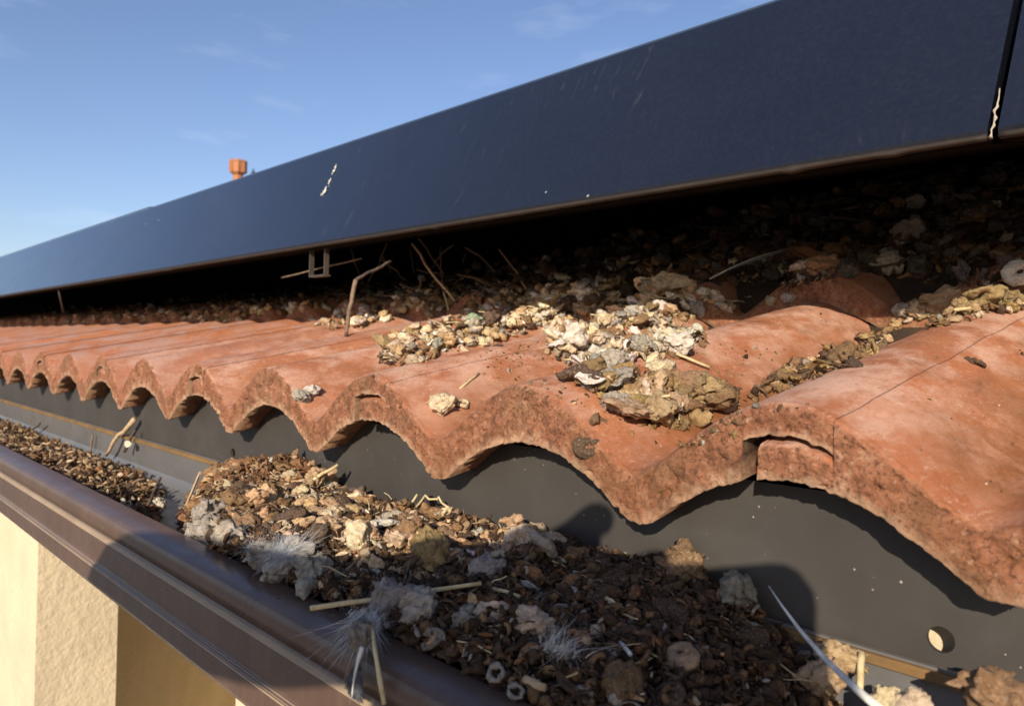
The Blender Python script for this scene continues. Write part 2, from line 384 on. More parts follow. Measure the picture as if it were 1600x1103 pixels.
def make_tile(xs0, row, nx, nz, ny, parent, far):
    """xs0: seam crest at the tile's left. One closed body: nose, top, underside."""
    Lw = TILE_W
    a0, a1 = -0.0045, Lw + 0.0255
    cuts = [0.0257, 0.0258, Lw - 0.0115, Lw - 0.0114]
    x = np.unique(np.concatenate([np.linspace(a0, a1, nx), cuts]))
    X = xs0 + x
    nx = len(x)
    top = prof_top(X); bot = prof_bot(X)
    jag = (perlin(np.stack([X * 170, 0 * X + row * 9.1, 0 * X + 3.3], 1)) + 0.8 * perlin(np.stack([X * 460, 0 * X + row * 9.1, 0 * X + 7.3], 1))) * 0.0016
    jag2 = fbm(np.stack([X * 90, 0 * X + row * 5, 0 * X], 1), 3) * 0.0022
    under = x < 0.02575; lip = x > Lw - 0.01145
    zhi = np.where(under, top - 0.0160 + jag2, top)
    zlo = np.where(lip, top - 0.0128 + jag2 * 1.2, bot)
    yb = Y0 + row * ROW
    sh = perlin(np.array([[xs0 * 7.3, row, 0.5]]))[0] * 0.004 * (1 if row else 0.6)
    yb += sh
    dz = row * (SLOPE * ROW + 0.024)
    length = 0.40
    chip = 0.0030 + 0.0040 * fbm(np.stack([X * 75, 0 * X, 0 * X + row], 1), 4, 0.65)
    chip = np.clip(chip, 0.0008, 0.009)
    # nose
    tj = np.linspace(0, 1, nz)
    FX = np.repeat(X[:, None], nz, 1); FZ = zlo[:, None] + (zhi - zlo)[:, None] * tj[None, :]
    d = zhi[:, None] - FZ
    r = np.minimum(chip[:, None], (zhi - zlo)[:, None] * 0.45)
    rr = np.clip(r - d, 0, None)
    FY = yb + (r - np.sqrt(np.clip(r * r - rr * rr, 0, None)))
    P = np.stack([FX.ravel() * 1.0, FY.ravel(), FZ.ravel() + row], 1)
    amp = np.clip(np.minimum(1, (d.ravel() + 0.001) / 0.004), 0, 1)
    disp = fbm(P * 70, 3, 0.5) * 0.0022 + fbm(P * 330, 4, 0.7) * 0.0010 + np.clip(fbm(P * 150 + 5, 2) - 0.30, 0, 1) * 0.009
    FY = (FY.ravel() + disp * amp).reshape(FX.shape)
    FZ = FZ + (jag[:, None] * 0.5) * (1 - tj[None, :]) + fbm(P * 140, 2).reshape(FX.shape) * 0.0006
    # top: from the rounded edge backwards
    tk = np.linspace(0, 1, ny) ** 1.5
    TX = np.repeat(X[:, None], ny, 1)
    TY = FY[:, -1][:, None] + (yb + length - FY[:, -1])[:, None] * tk[None, :]
    P2 = np.stack([TX.ravel(), TY.ravel(), 0 * TX.ravel() + row * 3], 1)
    und = (fbm(P2 * 28, 3) * 0.0011 + fbm(P2 * 160, 3) * 0.00045).reshape(TX.shape)
    TZ = zhi[:, None] + und * np.minimum(1, tk * 30)[None, :]
    TZ[:, 0] = FZ[:, -1]
    TZ = TZ + 0.0
    # underside
    nb = 14
    tb = np.linspace(0, 1, nb)
    BX = np.repeat(X[:, None], nb, 1); BY = FY[:, 0][:, None] + (yb + length - FY[:, 0])[:, None] * tb[None, :]
    BZ = np.repeat(zlo[:, None], nb, 1); BZ[:, 0] = FZ[:, 0]
    if nb > 2: BZ[:, 1:] += (fbm(np.stack([BX[:, 1:].ravel() * 60, BY[:, 1:].ravel() * 60, 0 * BX[:, 1:].ravel()], 1), 2) * 0.0012).reshape(BX[:, 1:].shape)
    def fin(Xa, Ya, Za): return np.stack([Xa.ravel(), Ya.ravel(), (Za + SLOPE * (Ya - yb) + dz).ravel()], 1)
    vF, vT, vB = fin(FX, FY, FZ), fin(TX, TY, TZ), fin(BX, BY, BZ)
    nF, nT = len(vF), len(vT)
    fF = grid_faces(nx, nz, 0)
    fT = grid_faces(nx, ny, nF)
    fB = grid_faces(nx, nb, nF + nT, flip=True)
    faces = np.concatenate([fF, fT, fB]).tolist()
    # weld nose/top and nose/underside by index
    remap = np.arange(nF + nT + len(vB))
    remap[nF + np.arange(nx) * ny] = np.arange(nx) * nz + nz - 1
    remap[nF + nT + np.arange(nx) * nb] = np.arange(nx) * nz
    faces = [[int(remap[i]) for i in q] for q in faces]
    for i in (0, nx - 1):       # side walls and back
        side = [int(remap[nF + i * ny + k]) for k in range(ny)] + [int(remap[nF + nT + i * nb + k]) for k in range(nb - 1, -1, -1)] + [i * nz + j for j in range(1, nz - 1)]
        faces.append(side[::-1] if i == 0 else side)
    verts = np.concatenate([vF, vT, vB])
    o = mesh_obj('roof_tile', verts, faces, M_TILE, parent, origin=(xs0 + Lw / 2, yb, dz + Z_VALLEY))
    front = np.concatenate([np.clip(amp, 0, 1) * 0.9 + 0.1, np.clip(1 - (TY - yb).ravel() / 0.012, 0, 1) * 0.35, np.ones(len(vB)) * 0.6])
    def crown_of(Xa): return (prof_top(Xa) - Z_VALLEY) / (Z_CREST - Z_VALLEY)
    crown = np.concatenate([crown_of(FX.ravel()), crown_of(TX.ravel()), crown_of(BX.ravel())])
    lipv = np.concatenate([np.repeat((1 - tj)[None, :], nx, 0).ravel(), 0 * TX.ravel(), 0.4 + 0 * BX.ravel()])
    soil = np.concatenate([0 * FX.ravel() + 0.3, np.clip((TY - yb).ravel() / 0.05, 0, 1), 0 * BX.ravel()])
    soil *= np.clip((xs0 + 1.0) / 0.5, 0.25, 1)
    vattr(o, 'front', front); vattr(o, 'crown', crown); vattr(o, 'lip', lipv); vattr(o, 'soil', soil)
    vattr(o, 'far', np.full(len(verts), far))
    return o

house = empty('house', (-1.0, 0.4, -3.2))
tag(house, 'cream stuccoed house under the row of orange terracotta tiles', 'house')
deck_v, deck_f = prism([(0.33, -0.083), (0.33, -0.098), (3.6, -0.098 + SLOPE * 3.27), (3.6, -0.083 + SLOPE * 3.27)], -9, 1.2)
roof = mesh_obj('roof', deck_v, deck_f, M_DARK, house, smooth=False)
SEAM0 = CREST0 - PITCH    # seam crest left of the unseamed crest
for k in range(-11, 3):
    xs0 = SEAM0 + k * TILE_W
    near = k >= -2; vnear = k >= -1
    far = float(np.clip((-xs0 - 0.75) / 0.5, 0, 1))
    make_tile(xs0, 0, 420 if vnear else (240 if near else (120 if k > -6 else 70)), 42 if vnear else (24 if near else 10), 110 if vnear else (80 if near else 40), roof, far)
for k in range(-15, 4):
    make_tile(SEAM0 + k * TILE_W - 0.0, 1, 60, 5, 14, roof, 0.2)

# walls under the eave: a pier whose rear face splays away, then the next pier
YW1, YW2 = 0.36, 0.50
X_P1 = YW1 * -4.50            # right side of the far pier
X_P2 = YW1 * -2.17            # left side of the near pier
def upright(name, plan, z0=-3.2, z1=-0.104):
    n = len(plan); vs = [(x, y, z0) for x, y in plan] + [(x, y, z1) for x, y in plan]
    fs = [(i, (i + 1) % n, n + (i + 1) % n, n + i) for i in range(n)] + [tuple(range(n))[::-1], tuple(range(n, 2 * n))]
    return mesh_obj(name, vs, fs, M_STUCCO, house, smooth=False)
upright('pier', [(-6, YW1), (X_P1, YW1), (X_P1, YW2), (X_P1 - 1.05, YW2 + 0.87), (-6, YW2 + 0.87)])
upright('pier', [(X_P2, YW1), (X_P2 + 1.3, YW1), (X_P2 + 1.3, 1.3), (X_P2, 1.3)])
upright('wall', [(-6, YW2 + 0.875), (1.5, YW2 + 0.875), (1.5, YW2 + 1.1), (-6, YW2 + 1.1)])
v, f = box(-6, 1.5, 0.318, 0.345, -0.20, -0.088); mesh_obj('fascia_board', v, f, M_STUCCO, house, smooth=False)
v, f = box(-6, 1.5, 0.346, YW2 + 1.0, -0.1030, -0.0995); mesh_obj('soffit', v, f, M_STUCCO, house, smooth=False)

# ------------------------------------------------------------------ eave flashing (sheet behind the gutter) with three drilled holes
YF = 0.305
Z_SEAM = -0.1085
def flashing():
    x0, x1, z0, z1 = -5.5, 1.2, Z_SEAM - 0.010, -0.0520
    holes = []
    for px, py, r in ((364, 708, 0.0045), (674, 786, 0.0048), (1470, 999, 0.0047)):
        p = at_y(px, py, YF); holes.append((p.x, max(p.z, Z_SEAM + r + 0.002), r))
    holes.sort()
    vs, fs = [], []
    def add(*pts):
        k = len(vs); vs.extend(pts); return list(range(k, k + len(pts)))
    xl = x0
    for hx, hz, r in holes:
        w = r * 1.6
        a = hx - w; b = hx + w
        fs.append(add((xl, YF, z0), (a, YF, z0), (a, YF, z1), (xl, YF, z1)))
        n = 32
        ring = [(hx + r * math.cos(2 * math.pi * i / n), YF, hz + r * math.sin(2 * math.pi * i / n)) for i in range(n)]
        back = [(q[0], YF + 0.0022, q[2]) for q in ring]
        sq = []
        zb, zt = z0, z1
        for i in range(n):
            c, s = math.cos(2 * math.pi * i / n), math.sin(2 * math.pi * i / n)
            tx = w / abs(c) if abs(c) > 1e-6 else 1e9
            tz = ((zt - hz) / s if s > 1e-6 else ((zb - hz) / s if s < -1e-6 else 1e9))
            t = min(tx, tz); sq.append((hx + t * c, YF, hz + t * s))
        ri = add(*ring); si = add(*sq); bi = add(*back)
        for i in range(n):
            j = (i + 1) % n
            fs.append([si[i], si[j], ri[j], ri[i]]); fs.append([ri[i], ri[j], bi[j], bi[i]])
        for ax, az in ((a, zb), (b, zb), (b, zt), (a, zt)):
            # corner triangles
            best = sorted(range(n), key=lambda i: (sq[i][0] - ax) ** 2 + (sq[i][2] - az) ** 2)[:1][0]
            k = add((ax, YF, az))[0]
            for nb in (best - 1, best):
                fs.append([k, si[nb % n], si[(nb + 1) % n]])
        xl = b
    fs.append(add((xl, YF, z0), (x1, YF, z0), (x1, YF, z1), (xl, YF, z1)))
    o = mesh_obj('eave_flashing', vs, fs, M_FLASH, None, smooth=False)
    tag(o, 'dark grey sheet metal flashing behind the gutter, under the tile noses', 'flashing')
    bpy.context.view_layer.objects.active = o
    bm = bmesh.new(); bm.from_mesh(o.data); bmesh.ops.recalc_face_normals(bm, faces=bm.faces); bm.to_mesh(o.data); bm.free()
flashing()

# ------------------------------------------------------------------ gutter
YR = 0.176     # rim
GX0, GX1 = -5.5, 1.2
gutter = empty('gutter', (-1, 0.24, -0.17))
tag(gutter, 'brown painted metal box gutter filled with bird droppings', 'gutter')
def extr(name, prof, mat, parent, closed=False, smooth=False, x0=GX0, x1=GX1):
    nseg = 24
    xs = np.linspace(x0, x1, nseg); n = len(prof)
    vs = [(x, y, z) for x in xs for y, z in prof]
    fs = []
    for i in range(nseg - 1):
        for j in range(n if closed else n - 1):
            a = i * n + j; b = i * n + (j + 1) % n
            fs.append((a, b, b + n, a + n))
    if closed:
        fs.append(tuple(range(n))[::-1]); fs.append(tuple((nseg - 1) * n + j for j in range(n)))
    o = mesh_obj(name, vs, fs, mat, parent, smooth=smooth)
    bm = bmesh.new(); bm.from_mesh(o.data); bmesh.ops.recalc_face_normals(bm, faces=bm.faces); bm.to_mesh(o.data); bm.free()
    return o
# inner trough
ZB = -0.155
extr('trough', [(0.3015, Z_SEAM + 0.001), (0.3015, ZB + 0.018), (0.296, ZB + 0.006), (0.284, ZB), (0.19, ZB), (0.177, ZB + 0.006),
                (0.173, ZB + 0.02), (0.1735, -0.1185), (0.1755, -0.1185), (0.1750, ZB + 0.02), (0.179, ZB + 0.008), (0.190, ZB + 0.002), (0.284, ZB + 0.002),
                (0.295, ZB + 0.008), (0.2995, ZB + 0.018), (0.2995, Z_SEAM + 0.001)], M_GUTIN, gutter, closed=True)
# seam strip: the folded top hem of the trough
extr('seam_strip', [(0.2970, Z_SEAM - 0.0035), (0.2970, Z_SEAM - 0.0006), (0.2976, Z_SEAM), (0.3035, Z_SEAM + 0.0004), (0.3042, Z_SEAM - 0.0008), (0.3042, Z_SEAM - 0.0035)], M_STRIP, gutter, closed=True)
# rolled rim: a broad rounded shoulder, then a plain face
roll = [(0.1790, -0.1200), (0.1795, -0.1160), (0.1788, -0.1138), (0.1770, -0.1128), (0.1690, -0.1126), (0.1640, -0.1131), (0.1612, -0.1140), (0.1597, -0.1152), (0.1588, -0.1168), (0.1584, -0.1188)]
outer = roll + [(0.1582, -0.1252)]
face = [(0.1582, -0.1252), (0.1576, -0.1262), (0.1564, -0.1268), (0.1556, -0.1276), (0.1553, -0.1290), (0.1552, -0.1432)]
band = [(0.1552, -0.1432), (0.1547, -0.1441), (0.1536, -0.1447), (0.1529, -0.1455), (0.1527, -0.1468), (0.1526, -0.1560), (0.1535, -0.1582), (0.1555, -0.1588), (0.185, -0.1588)]
def add_solid(o, th):
    s = o.modifiers.new('thickness', 'SOLIDIFY'); s.thickness = th; s.offset = 0
o = extr('rim_roll', outer, M_GUTTER, gutter, smooth=True); add_solid(o, 0.0008)
if hasattr(o.data, 'set_sharp_from_angle'): o.data.set_sharp_from_angle(angle=math.radians(20))
M_WORN = metal_mat('worn_paint_edge', (0.30, 0.22, 0.135), 0.5, 0.4, dust=0.5, dustcol=(0.20, 0.14, 0.09, 1))
extr('worn_edge', [(0.1578, -0.12555), (0.1565, -0.12605), (0.1555, -0.12700), (0.1549, -0.12800), (0.1556, -0.1275), (0.1568, -0.1264)], M_WORN, gutter, closed=True)
extr('worn_edge', [(0.1549, -0.14365), (0.1537, -0.14415), (0.1528, -0.14500), (0.1522, -0.14610), (0.1529, -0.1456), (0.1540, -0.1445)], M_WORN, gutter, closed=True)
o = extr('front_face', face, M_GUTTER, gutter); add_solid(o, 0.0008)
o = extr('lower_band', band, M_GUTTER, gutter); add_solid(o, 0.0008)

# ------------------------------------------------------------------ solar collectors
YB = 0.445
ZBOT = 0.262 * YB
ALPHA = math.radians(27)
H = 0.1613
def collector(x0, x1, lift, label, far=False):
    root = empty('solar_collector', ((x0 + x1) / 2, YB + 0.4, ZBOT))
    tag(root, label, 'solar panel', 'solar collectors along the eave')
    yt, zt = YB + H * math.sin(ALPHA), ZBOT + H * math.cos(ALPHA) + lift
    back = 2.2
    th = SLOPE
    b = 0.0022
    prof = [(YB + 0.006, ZBOT), (YB + b * 0.4, ZBOT + 0.0012), (YB, ZBOT + 0.004), (yt - b * 0.6, zt - b), (yt + b * 0.4, zt - 0.0002), (yt + b * 1.5, zt),
            (yt + back, zt + th * back), (yt + back, zt + th * back - 0.06), (YB + 0.05, ZBOT + 0.030)]
    e0 = 0.00005 if far else 0.0008; e1 = 0.00005 if abs(x0 - PX_LEFT) < 1e-6 else 0.0008
    v, f = prism(prof, x0 + (0.00005 if abs(x0 - PX_LEFT) < 1e-6 else 0.0008), x1 - e0)
    o = mesh_obj('casing', v, f, M_PANEL, root, smooth=False)
    bm = bmesh.new(); bm.from_mesh(o.data); bmesh.ops.recalc_face_normals(bm, faces=bm.faces); bm.to_mesh(o.data); bm.free()
    # bottom lip, uneven with dirt
    n = 260 if not far else 60
    xs = np.linspace(x0 + 0.001, x1 - 0.001, n)
    drip = np.clip(perlin(np.stack([xs * 34, 0 * xs, 0 * xs + lift * 50], 1)) - 0.42, 0, 1) * 0.007 + 0.0003 * perlin(np.stack([xs * 300, 0 * xs, 0 * xs], 1))
    ring = []
    for x, d in zip(xs, drip):
        ring += [(x, YB - 0.0005 + 0.0010, ZBOT + 0.0020 + d * 0.3), (x, YB - 0.0008, ZBOT - 0.0004 - d), (x, YB + 0.0035, ZBOT - 0.0012 - d), (x, YB + 0.0050, ZBOT - 0.0003)]
    fs = []
    for i in range(n - 1):
        for j in range(4):
            a = i * 4 + j; c = i * 4 + (j + 1) % 4; fs.append((a, c, c + 4, a + 4))
    fs += [(0, 1, 2, 3), tuple((n - 1) * 4 + j for j in (3, 2, 1, 0))]
    o = mesh_obj('bottom_lip', ring, fs, M_PANELEDGE, root)
    bm = bmesh.new(); bm.from_mesh(o.data); bmesh.ops.recalc_face_normals(bm, faces=bm.faces); bm.to_mesh(o.data); bm.free()
    v, f = prism([(YB + 0.0055, ZBOT + 0.0002), (YB + 0.010, ZBOT - 0.0014), (yt + back, zt + th * back - 0.0630), (yt + back, zt + th * back - 0.0605)], x0 + 0.0012, x1 - 0.0012)
    mesh_obj('back_sheet', v, f, M_DARK, root, smooth=False)  # underside coloured near-black to keep the gap looking shaded
    v, f = prism([(1.12, 0.05), (1.12, 0.275), (1.20, 0.293), (1.20, 0.05)], x0 + 0.0015, x1 - 0.0015)  # added block closing the gap so no skylight leaks in from behind
    mesh_obj('gap_blocker', v, f, M_DARK, root, smooth=False)
    g_ = 0.0052 if far else 0.0026
    v, f = prism([(yt + 0.004, zt + 0.0010), (yt + 0.0045, zt + g_), (yt + back - 0.02, zt + th * back + 0.001), (yt + back - 0.02, zt + th * back - 0.003)], x0 + 0.012, x1 - 0.012)
    mesh_obj('glass', v, f, M_GLASS, root, smooth=False)
    return root
PX_SEAM = at_y(1545, 214, YB).x
PX_LEFT = at_y(232, 330, YB + H * math.sin(ALPHA)).x
c_mid = collector(PX_LEFT, PX_SEAM, 0.0, 'long dark navy solar collector overhanging the tiles, with a white dropping streak')
c_far = collector(PX_LEFT - 6.6, PX_LEFT, 0.0, 'farthest dark navy solar collector, at the left edge of the photo', True)
c_near = collector(PX_SEAM + 0.0032, PX_SEAM + 1.2, 0.0, 'nearest dark solar collector, right of the black seam at the corner')
# old sealant bead at the seam's foot
def facept(px, py):
    """point on the collectors' slanted front"""
    n = V((0, -math.cos(ALPHA), math.sin(ALPHA))); p0 = V((0, YB, ZBOT + 0.004)); r = ray(px, py)
    return r * (n.dot(p0) / n.dot(r))
FN = V((0, -math.cos(ALPHA), math.sin(ALPHA)))
R0 = random.Random(5)
pts = [facept(1562, 140) , facept(1558, 160), facept(1553, 185), facept(1548, 205), facept(1549, 216)]
pts = [p + FN * 0.0006 for p in pts]
pts = [pts[0] + (pts[4] - pts[0]) * t_ + V((R0.uniform(-1, 1) * .0006, 0, 0)) for t_ in np.linspace(0, 1, 14)]
v, f = tube(pts, [0.0003 + 0.0010 * R0.random() * (k_ / 13) for k_ in range(14)], 8, 1.2, 700)
o = mesh_obj('sealant_bead', v, f, M_SEAL, c_mid)
for pa in (((485, 391), (491, 430)), ((506, 388), (512, 424))):
    pass
# mounting clip hanging below the lip
def clip():
    yc = YB + 0.012
    a = at_y(484, 390, yc); b = at_y(507, 388, yc); z0 = at_y(500, 429, yc).z
    parts = [box(p.x - 0.0007, p.x + 0.0007, yc, yc + 0.006, z0, ZBOT + 0.004) for p in (a, b)]
    parts.append(box(a.x + 0.0009, b.x + 0.002, yc - 0.001, yc + 0.008, z0 - 0.002, z0 - 0.0003))
    v, f = join(parts); mesh_obj('mounting_clip', v, f, M_ALU, c_mid, smooth=False)
clip()
v, f = tube([at_y(90, 446, YB + 0.01), at_y(99, 488, YB + 0.03)], 0.002, 6); mesh_obj('support_rod', v, f, M_ALU, c_mid)

# bird-dropping streak run down the middle collector's front: broken splashes
def streak():
    rr = random.Random(3); parts = []
    line = [(526, 257), (523, 264), (519, 272), (516, 281), (512, 290), (507, 298), (503, 306)]
    for i in range(46):
        t = rr.random(); k = min(5, int(t * 6)); u = t * 6 - k
        px = line[k][0] * (1 - u) + line[k + 1][0] * u + rr.gauss(0, .7 + 1.6 * max(0, t - .5)); py = line[k][1] * (1 - u) + line[k + 1][1] * u + rr.gauss(0, 1.0)
        c = facept(px, py) + FN * 0.0002; r = rr.uniform(.0004, .0013) * (1 + 1.2 * max(0, t - .55)); n = 9
        ring = [c + V((1, 0, 0)) * (r * rr.uniform(.5, 1.1) * math.cos(6.283 * a / n)) + V((0, math.sin(ALPHA), math.cos(ALPHA))) * (r * rr.uniform(.9, 2.0) * math.sin(6.283 * a / n)) for a in range(n)]
        parts.append(([c + FN * 0.0004] + ring, [(0, a + 1, (a + 1) % n + 1) for a in range(n)]))
    v, f = join(parts); o = mesh_obj('dropping_streak', v, f, M_WHITE, None)
    tag(o, 'white and yellow dropping streak run down the dark collector front', 'dropping')
streak()

# ------------------------------------------------------------------ far things: brick tower and a conifer tip
def tower():
    m = Mat('orange_brick', 0.9, 0.2)
    bt = m.n.new('ShaderNodeTexBrick'); bt.inputs['Scale'].default_value = 3.0
    bt.inputs['Color1'].default_value = (0.42, 0.165, 0.07, 1); bt.inputs['Color2'].default_value = (0.36, 0.13, 0.055, 1); bt.inputs['Mortar'].default_value = (0.40, 0.22, 0.12, 1)
    m.l(m.obj, bt.inputs['Vector']); m.color(bt.outputs['Color'])
    D = 150.0
    c = ray(372, 265) * (D / F_PX)
    k = D / F_PX                         # metres per photo pixel there
    ztop = c.z + 14 * k
    root = empty('brick_tower', (c.x, c.y, -3.2)); tag(root, 'distant orange brick tower with a wider octagonal head above the panel', 'tower')
    def ring(r, z, n=8, ph=math.pi / 8): return [(c.x + r * math.cos(ph + 2 * math.pi * i / n), c.y + r * math.sin(ph + 2 * math.pi * i / n), z) for i in range(n)]
    def stackup(levels):
        vs, fs, n = [], [], 8
        for r, z in levels: vs += ring(r, z)
        for i in range(len(levels) - 1):
            for j in range(n): fs.append((i * n + j, i * n + (j + 1) % n, (i + 1) * n + (j + 1) % n, (i + 1) * n + j))
        fs.append(tuple(range(n))[::-1]); fs.append(tuple((len(levels) - 1) * n + j for j in range(n)))
        return vs, fs
    v, f = stackup([(9.5 * k, -3.2), (7.2 * k, ztop - 30 * k), (7.0 * k, ztop - 23 * k)]); mesh_obj('shaft', v, f, m.m, root, smooth=False)
    v, f = stackup([(7.6 * k, ztop - 23 * k), (12.0 * k, ztop - 19.5 * k), (12.3 * k, ztop - 4 * k), (13.2 * k, ztop - 3 * k), (13.2 * k, ztop - 1.0 * k), (12.0 * k, ztop - 0.6 * k)]); mesh_obj('head', v, f, m.m, root, smooth=False)
    for i in range(8):
        a = math.pi / 8 + 2 * math.pi * i / 8
        x, y = c.x + 12.2 * k * math.cos(a), c.y + 12.2 * k * math.sin(a)
        v, f = box(x - .9 * k, x + .9 * k, y - .9 * k, y + .9 * k, ztop - 19 * k, ztop + 0.4 * k); mesh_obj('corner_pier', v, f, m.m, root, smooth=False)
tower()
def conifer():
    m = Mat('conifer_green', 0.9, 0.2); m.color(m.ramp(m.noise(3, 3), [(0.3, (0.03, 0.045, 0.02)), (0.7, (0.07, 0.085, 0.04))]))
    mb = Mat('bark', 0.9, 0.2); mb.color((0.08, 0.05, 0.03, 1))
    D = 110.0; c = ray(396, 264) * (D / F_PX); k = D / F_PX
    root = empty('conifer_tree', (c.x, c.y, -3.2)); tag(root, 'dark tip of a distant conifer beside the brick tower', 'tree')
    hgt = c.z + 3.2
    v, f = tube([(c.x, c.y, -3.2), (c.x, c.y, c.z - 0.3)], [0.3, 0.03], 6); mesh_obj('trunk', v, f, mb.m, root)
    rr = np.random.default_rng(4)
    vs, fs = [], []
    for i in range(5000):
        t = rr.random() ** 0.7; z = c.z - t * hgt * 0.85; rad = 0.05 + t * hgt * 0.11 * (0.7 + 0.3 * math.sin(z * 4))
        a = rr.random() * 6.283; q = rad * rr.random() ** 0.5
        p = np.array([c.x + q * math.cos(a), c.y + q * math.sin(a), z - q * 0.3])
        e = rr.normal(size=(3, 3)) * 0.16
        kk = len(vs); vs += [p + e[0], p + e[1], p + e[2]]; fs.append((kk, kk + 1, kk + 2))
    mesh_obj('crown', vs, fs, m.m, root, smooth=False)
conifer()

# ------------------------------------------------------------------ debris materials
def drop_mat():
    m = Mat('dried_dropping', 0.85, 0.3)
    c = m.objcol()
    n1 = m.noise(3.0, 5, 0.65, vec=m.obj, dist=0.4); n2 = m.noise(9, 4, 0.6, vec=m.obj)
    dark = m.mix(1.0, c, (0.62, 0.53, 0.44, 1), 'MULTIPLY')
    pale = m.mix(0.45, c, (0.62, 0.54, 0.42, 1))
    b = m.mix(m.g(n1, 0.36, 0.54), dark, c)
    b = m.mix(m.math('MULTIPLY', m.g(n2, 0.54, 0.68), 0.75), b, pale)
    b = m.mix(m.g(m.noise(5, 6, 0.75, vec=m.obj, dist=0.8), 0.52, 0.68, 0, 0.75), b, m.mix(0.5, c, (0.12, 0.065, 0.03, 1)))
    b = m.mix(m.g(m.noise(24, 3, 0.6, vec=m.obj), 0.62, 0.74, 0, 0.5), b, (0.06, 0.038, 0.022, 1))
    m.color(b)
    m.bump(m.noise(7, 6, 0.75, vec=m.obj, dist=0.5), 0.9, 0.0016).bump(m.noise(30, 4, 0.7, vec=m.obj), 0.6, 0.0004)
    return m.m
M_DROP = drop_mat()
def crumb_mat():
    m = Mat('crumbled_dirt', 0.92, 0.2)
    c = m.attr('col', 'Color')
    b = m.mix(m.g(m.noise(600, 4, 0.7), 0.36, 0.66), m.mix(1.0, c, (0.45, 0.40, 0.35, 1), 'MULTIPLY'), c)
    m.color(b); m.bump(m.noise(900, 4, 0.7), 0.7, 0.0009)
    return m.m
M_CRUMB = crumb_mat()
def wood_mat(name, c1, c2, scale=260):
    m = Mat(name, 0.8, 0.3)
    m.color(m.mix(m.g(m.noise(scale, 4, 0.6), 0.35, 0.65), c1, c2)); m.bump(m.noise(700, 4, 0.7), 0.5, 0.0006)
    return m.m
M_TWIG = wood_mat('grey_brown_twig', (0.11, 0.07, 0.045, 1), (0.24, 0.17, 0.11, 1))
M_TWIGD = wood_mat('dark_twig', (0.035, 0.024, 0.018, 1), (0.12, 0.085, 0.06, 1))
M_STRAW = wood_mat('pale_straw', (0.44, 0.33, 0.16, 1), (0.60, 0.49, 0.28, 1))
M_WOODPALE = wood_mat('pale_split_wood', (0.36, 0.24, 0.13, 1), (0.52, 0.38, 0.23, 1))
M_QUILL = wood_mat('white_quill', (0.55, 0.52, 0.46, 1), (0.72, 0.70, 0.64, 1))
M_DOWN = wood_mat('grey_down', (0.36, 0.37, 0.38, 1), (0.62, 0.63, 0.64, 1))
M_VANE = wood_mat('grey_vane', (0.13, 0.14, 0.16, 1), (0.30, 0.31, 0.34, 1), 500)
M_DARKVANE = wood_mat('black_vane', (0.02, 0.02, 0.022, 1), (0.10, 0.10, 0.11, 1), 400)
M_LEAF = wood_mat('brown_leaf', (0.12, 0.05, 0.018, 1), (0.22, 0.095, 0.035, 1), 160)

# ------------------------------------------------------------------ debris prototypes (unit size)
def ico(sub):
    bm = bmesh.new(); bmesh.ops.create_icosphere(bm, subdivisions=sub, radius=1.0)
    v = np.array([q.co[:] for q in bm.verts]); f = [tuple(x.index for x in q.verts) for q in bm.faces]; bm.free(); return v, f
ICO4, ICO3, ICO2 = ico(4), ico(3), ico(2)
def gnarl(v, seed, k=1.0):
    v = np.asarray(v, float)
    for sc_, am in ((1.4, .30), (3.3, .13), (8.0, .055)):
        v = v + k * am * np.stack([perlin(v * sc_ + seed), perlin(v * sc_ + seed + 41.3), perlin(v * sc_ + seed + 83.7)], 1)
    return v
_mk = [0]
def mk(name, v, f):
    _mk[0] += 1; v = gnarl(v, _mk[0] * 3.71, .45 if ('coil' in name or 'ring' in name) else 1.0)
    me = bpy.data.meshes.new(name); me.from_pydata(np.asarray(v).tolist(), [], [tuple(int(i) for i in q) for q in f]); me.materials.append(M_DROP)
    me.polygons.foreach_set('use_smooth', [True] * len(me.polygons)); me.update(); return me
def billow(x, octv=3):
    x = np.asarray(x, float); s_ = np.zeros(len(x)); a = 1.0; n = 0
    for k in range(octv):
        s_ += a * np.abs(perlin(x * (2.05 ** k) + 5.7 * k)) * 2; n += a; a *= 0.5
    return s_ / n
def warp(v, o, amt=0.35):
    return v + amt * np.stack([perlin(v * 1.7 + o), perlin(v * 1.7 + o + 31), perlin(v * 1.7 + o + 67)], 1)
def lump(seed, flat=0.65, rough=1.0):
    v, f = ICO4; o = seed * 13.7; w = warp(v, o)
    r = 0.74 + 0.34 * billow(w * 1.5 + o, 2) + 0.30 * fbm(v * 1.0 + o, 2) + 0.14 * billow(w * 4.2 + o, 2) + 0.06 * fbm(v * 11 + o, 2)
    return v * r[:, None] * np.array([1, 0.82, flat + .1]), f
def folded(seed):
    v, f = ICO4; o = seed * 7.1; w_ = warp(v, o, .3)
    w = w_[:, 2] * 5.5 + 2.2 * fbm(v * 1.2 + o, 2) + 1.5 * v[:, 0]
    r = 0.80 + 0.20 * fbm(v * 1.1 + o, 1) + 0.26 * np.sqrt(np.abs(np.sin(w)) + .02) + 0.10 * billow(w_ * 5 + o, 2) + 0.05 * fbm(v * 11 + o, 2)
    return v * r[:, None] * np.array([1.15, 0.9, 0.62]), f
def crinkled(seed):
    v, f = ICO4; o = seed * 3.3; w = warp(v, o, .35)
    r = 0.72 + 0.36 * billow(w * 1.3 + o, 1) + 0.26 * fbm(v * 1.1 + o, 2) + 0.16 * billow(w * 3.8 + o, 2) + 0.05 * fbm(v * 12 + o, 2)
    return v * r[:, None] * np.array([1.05, 0.95, 0.75]), f
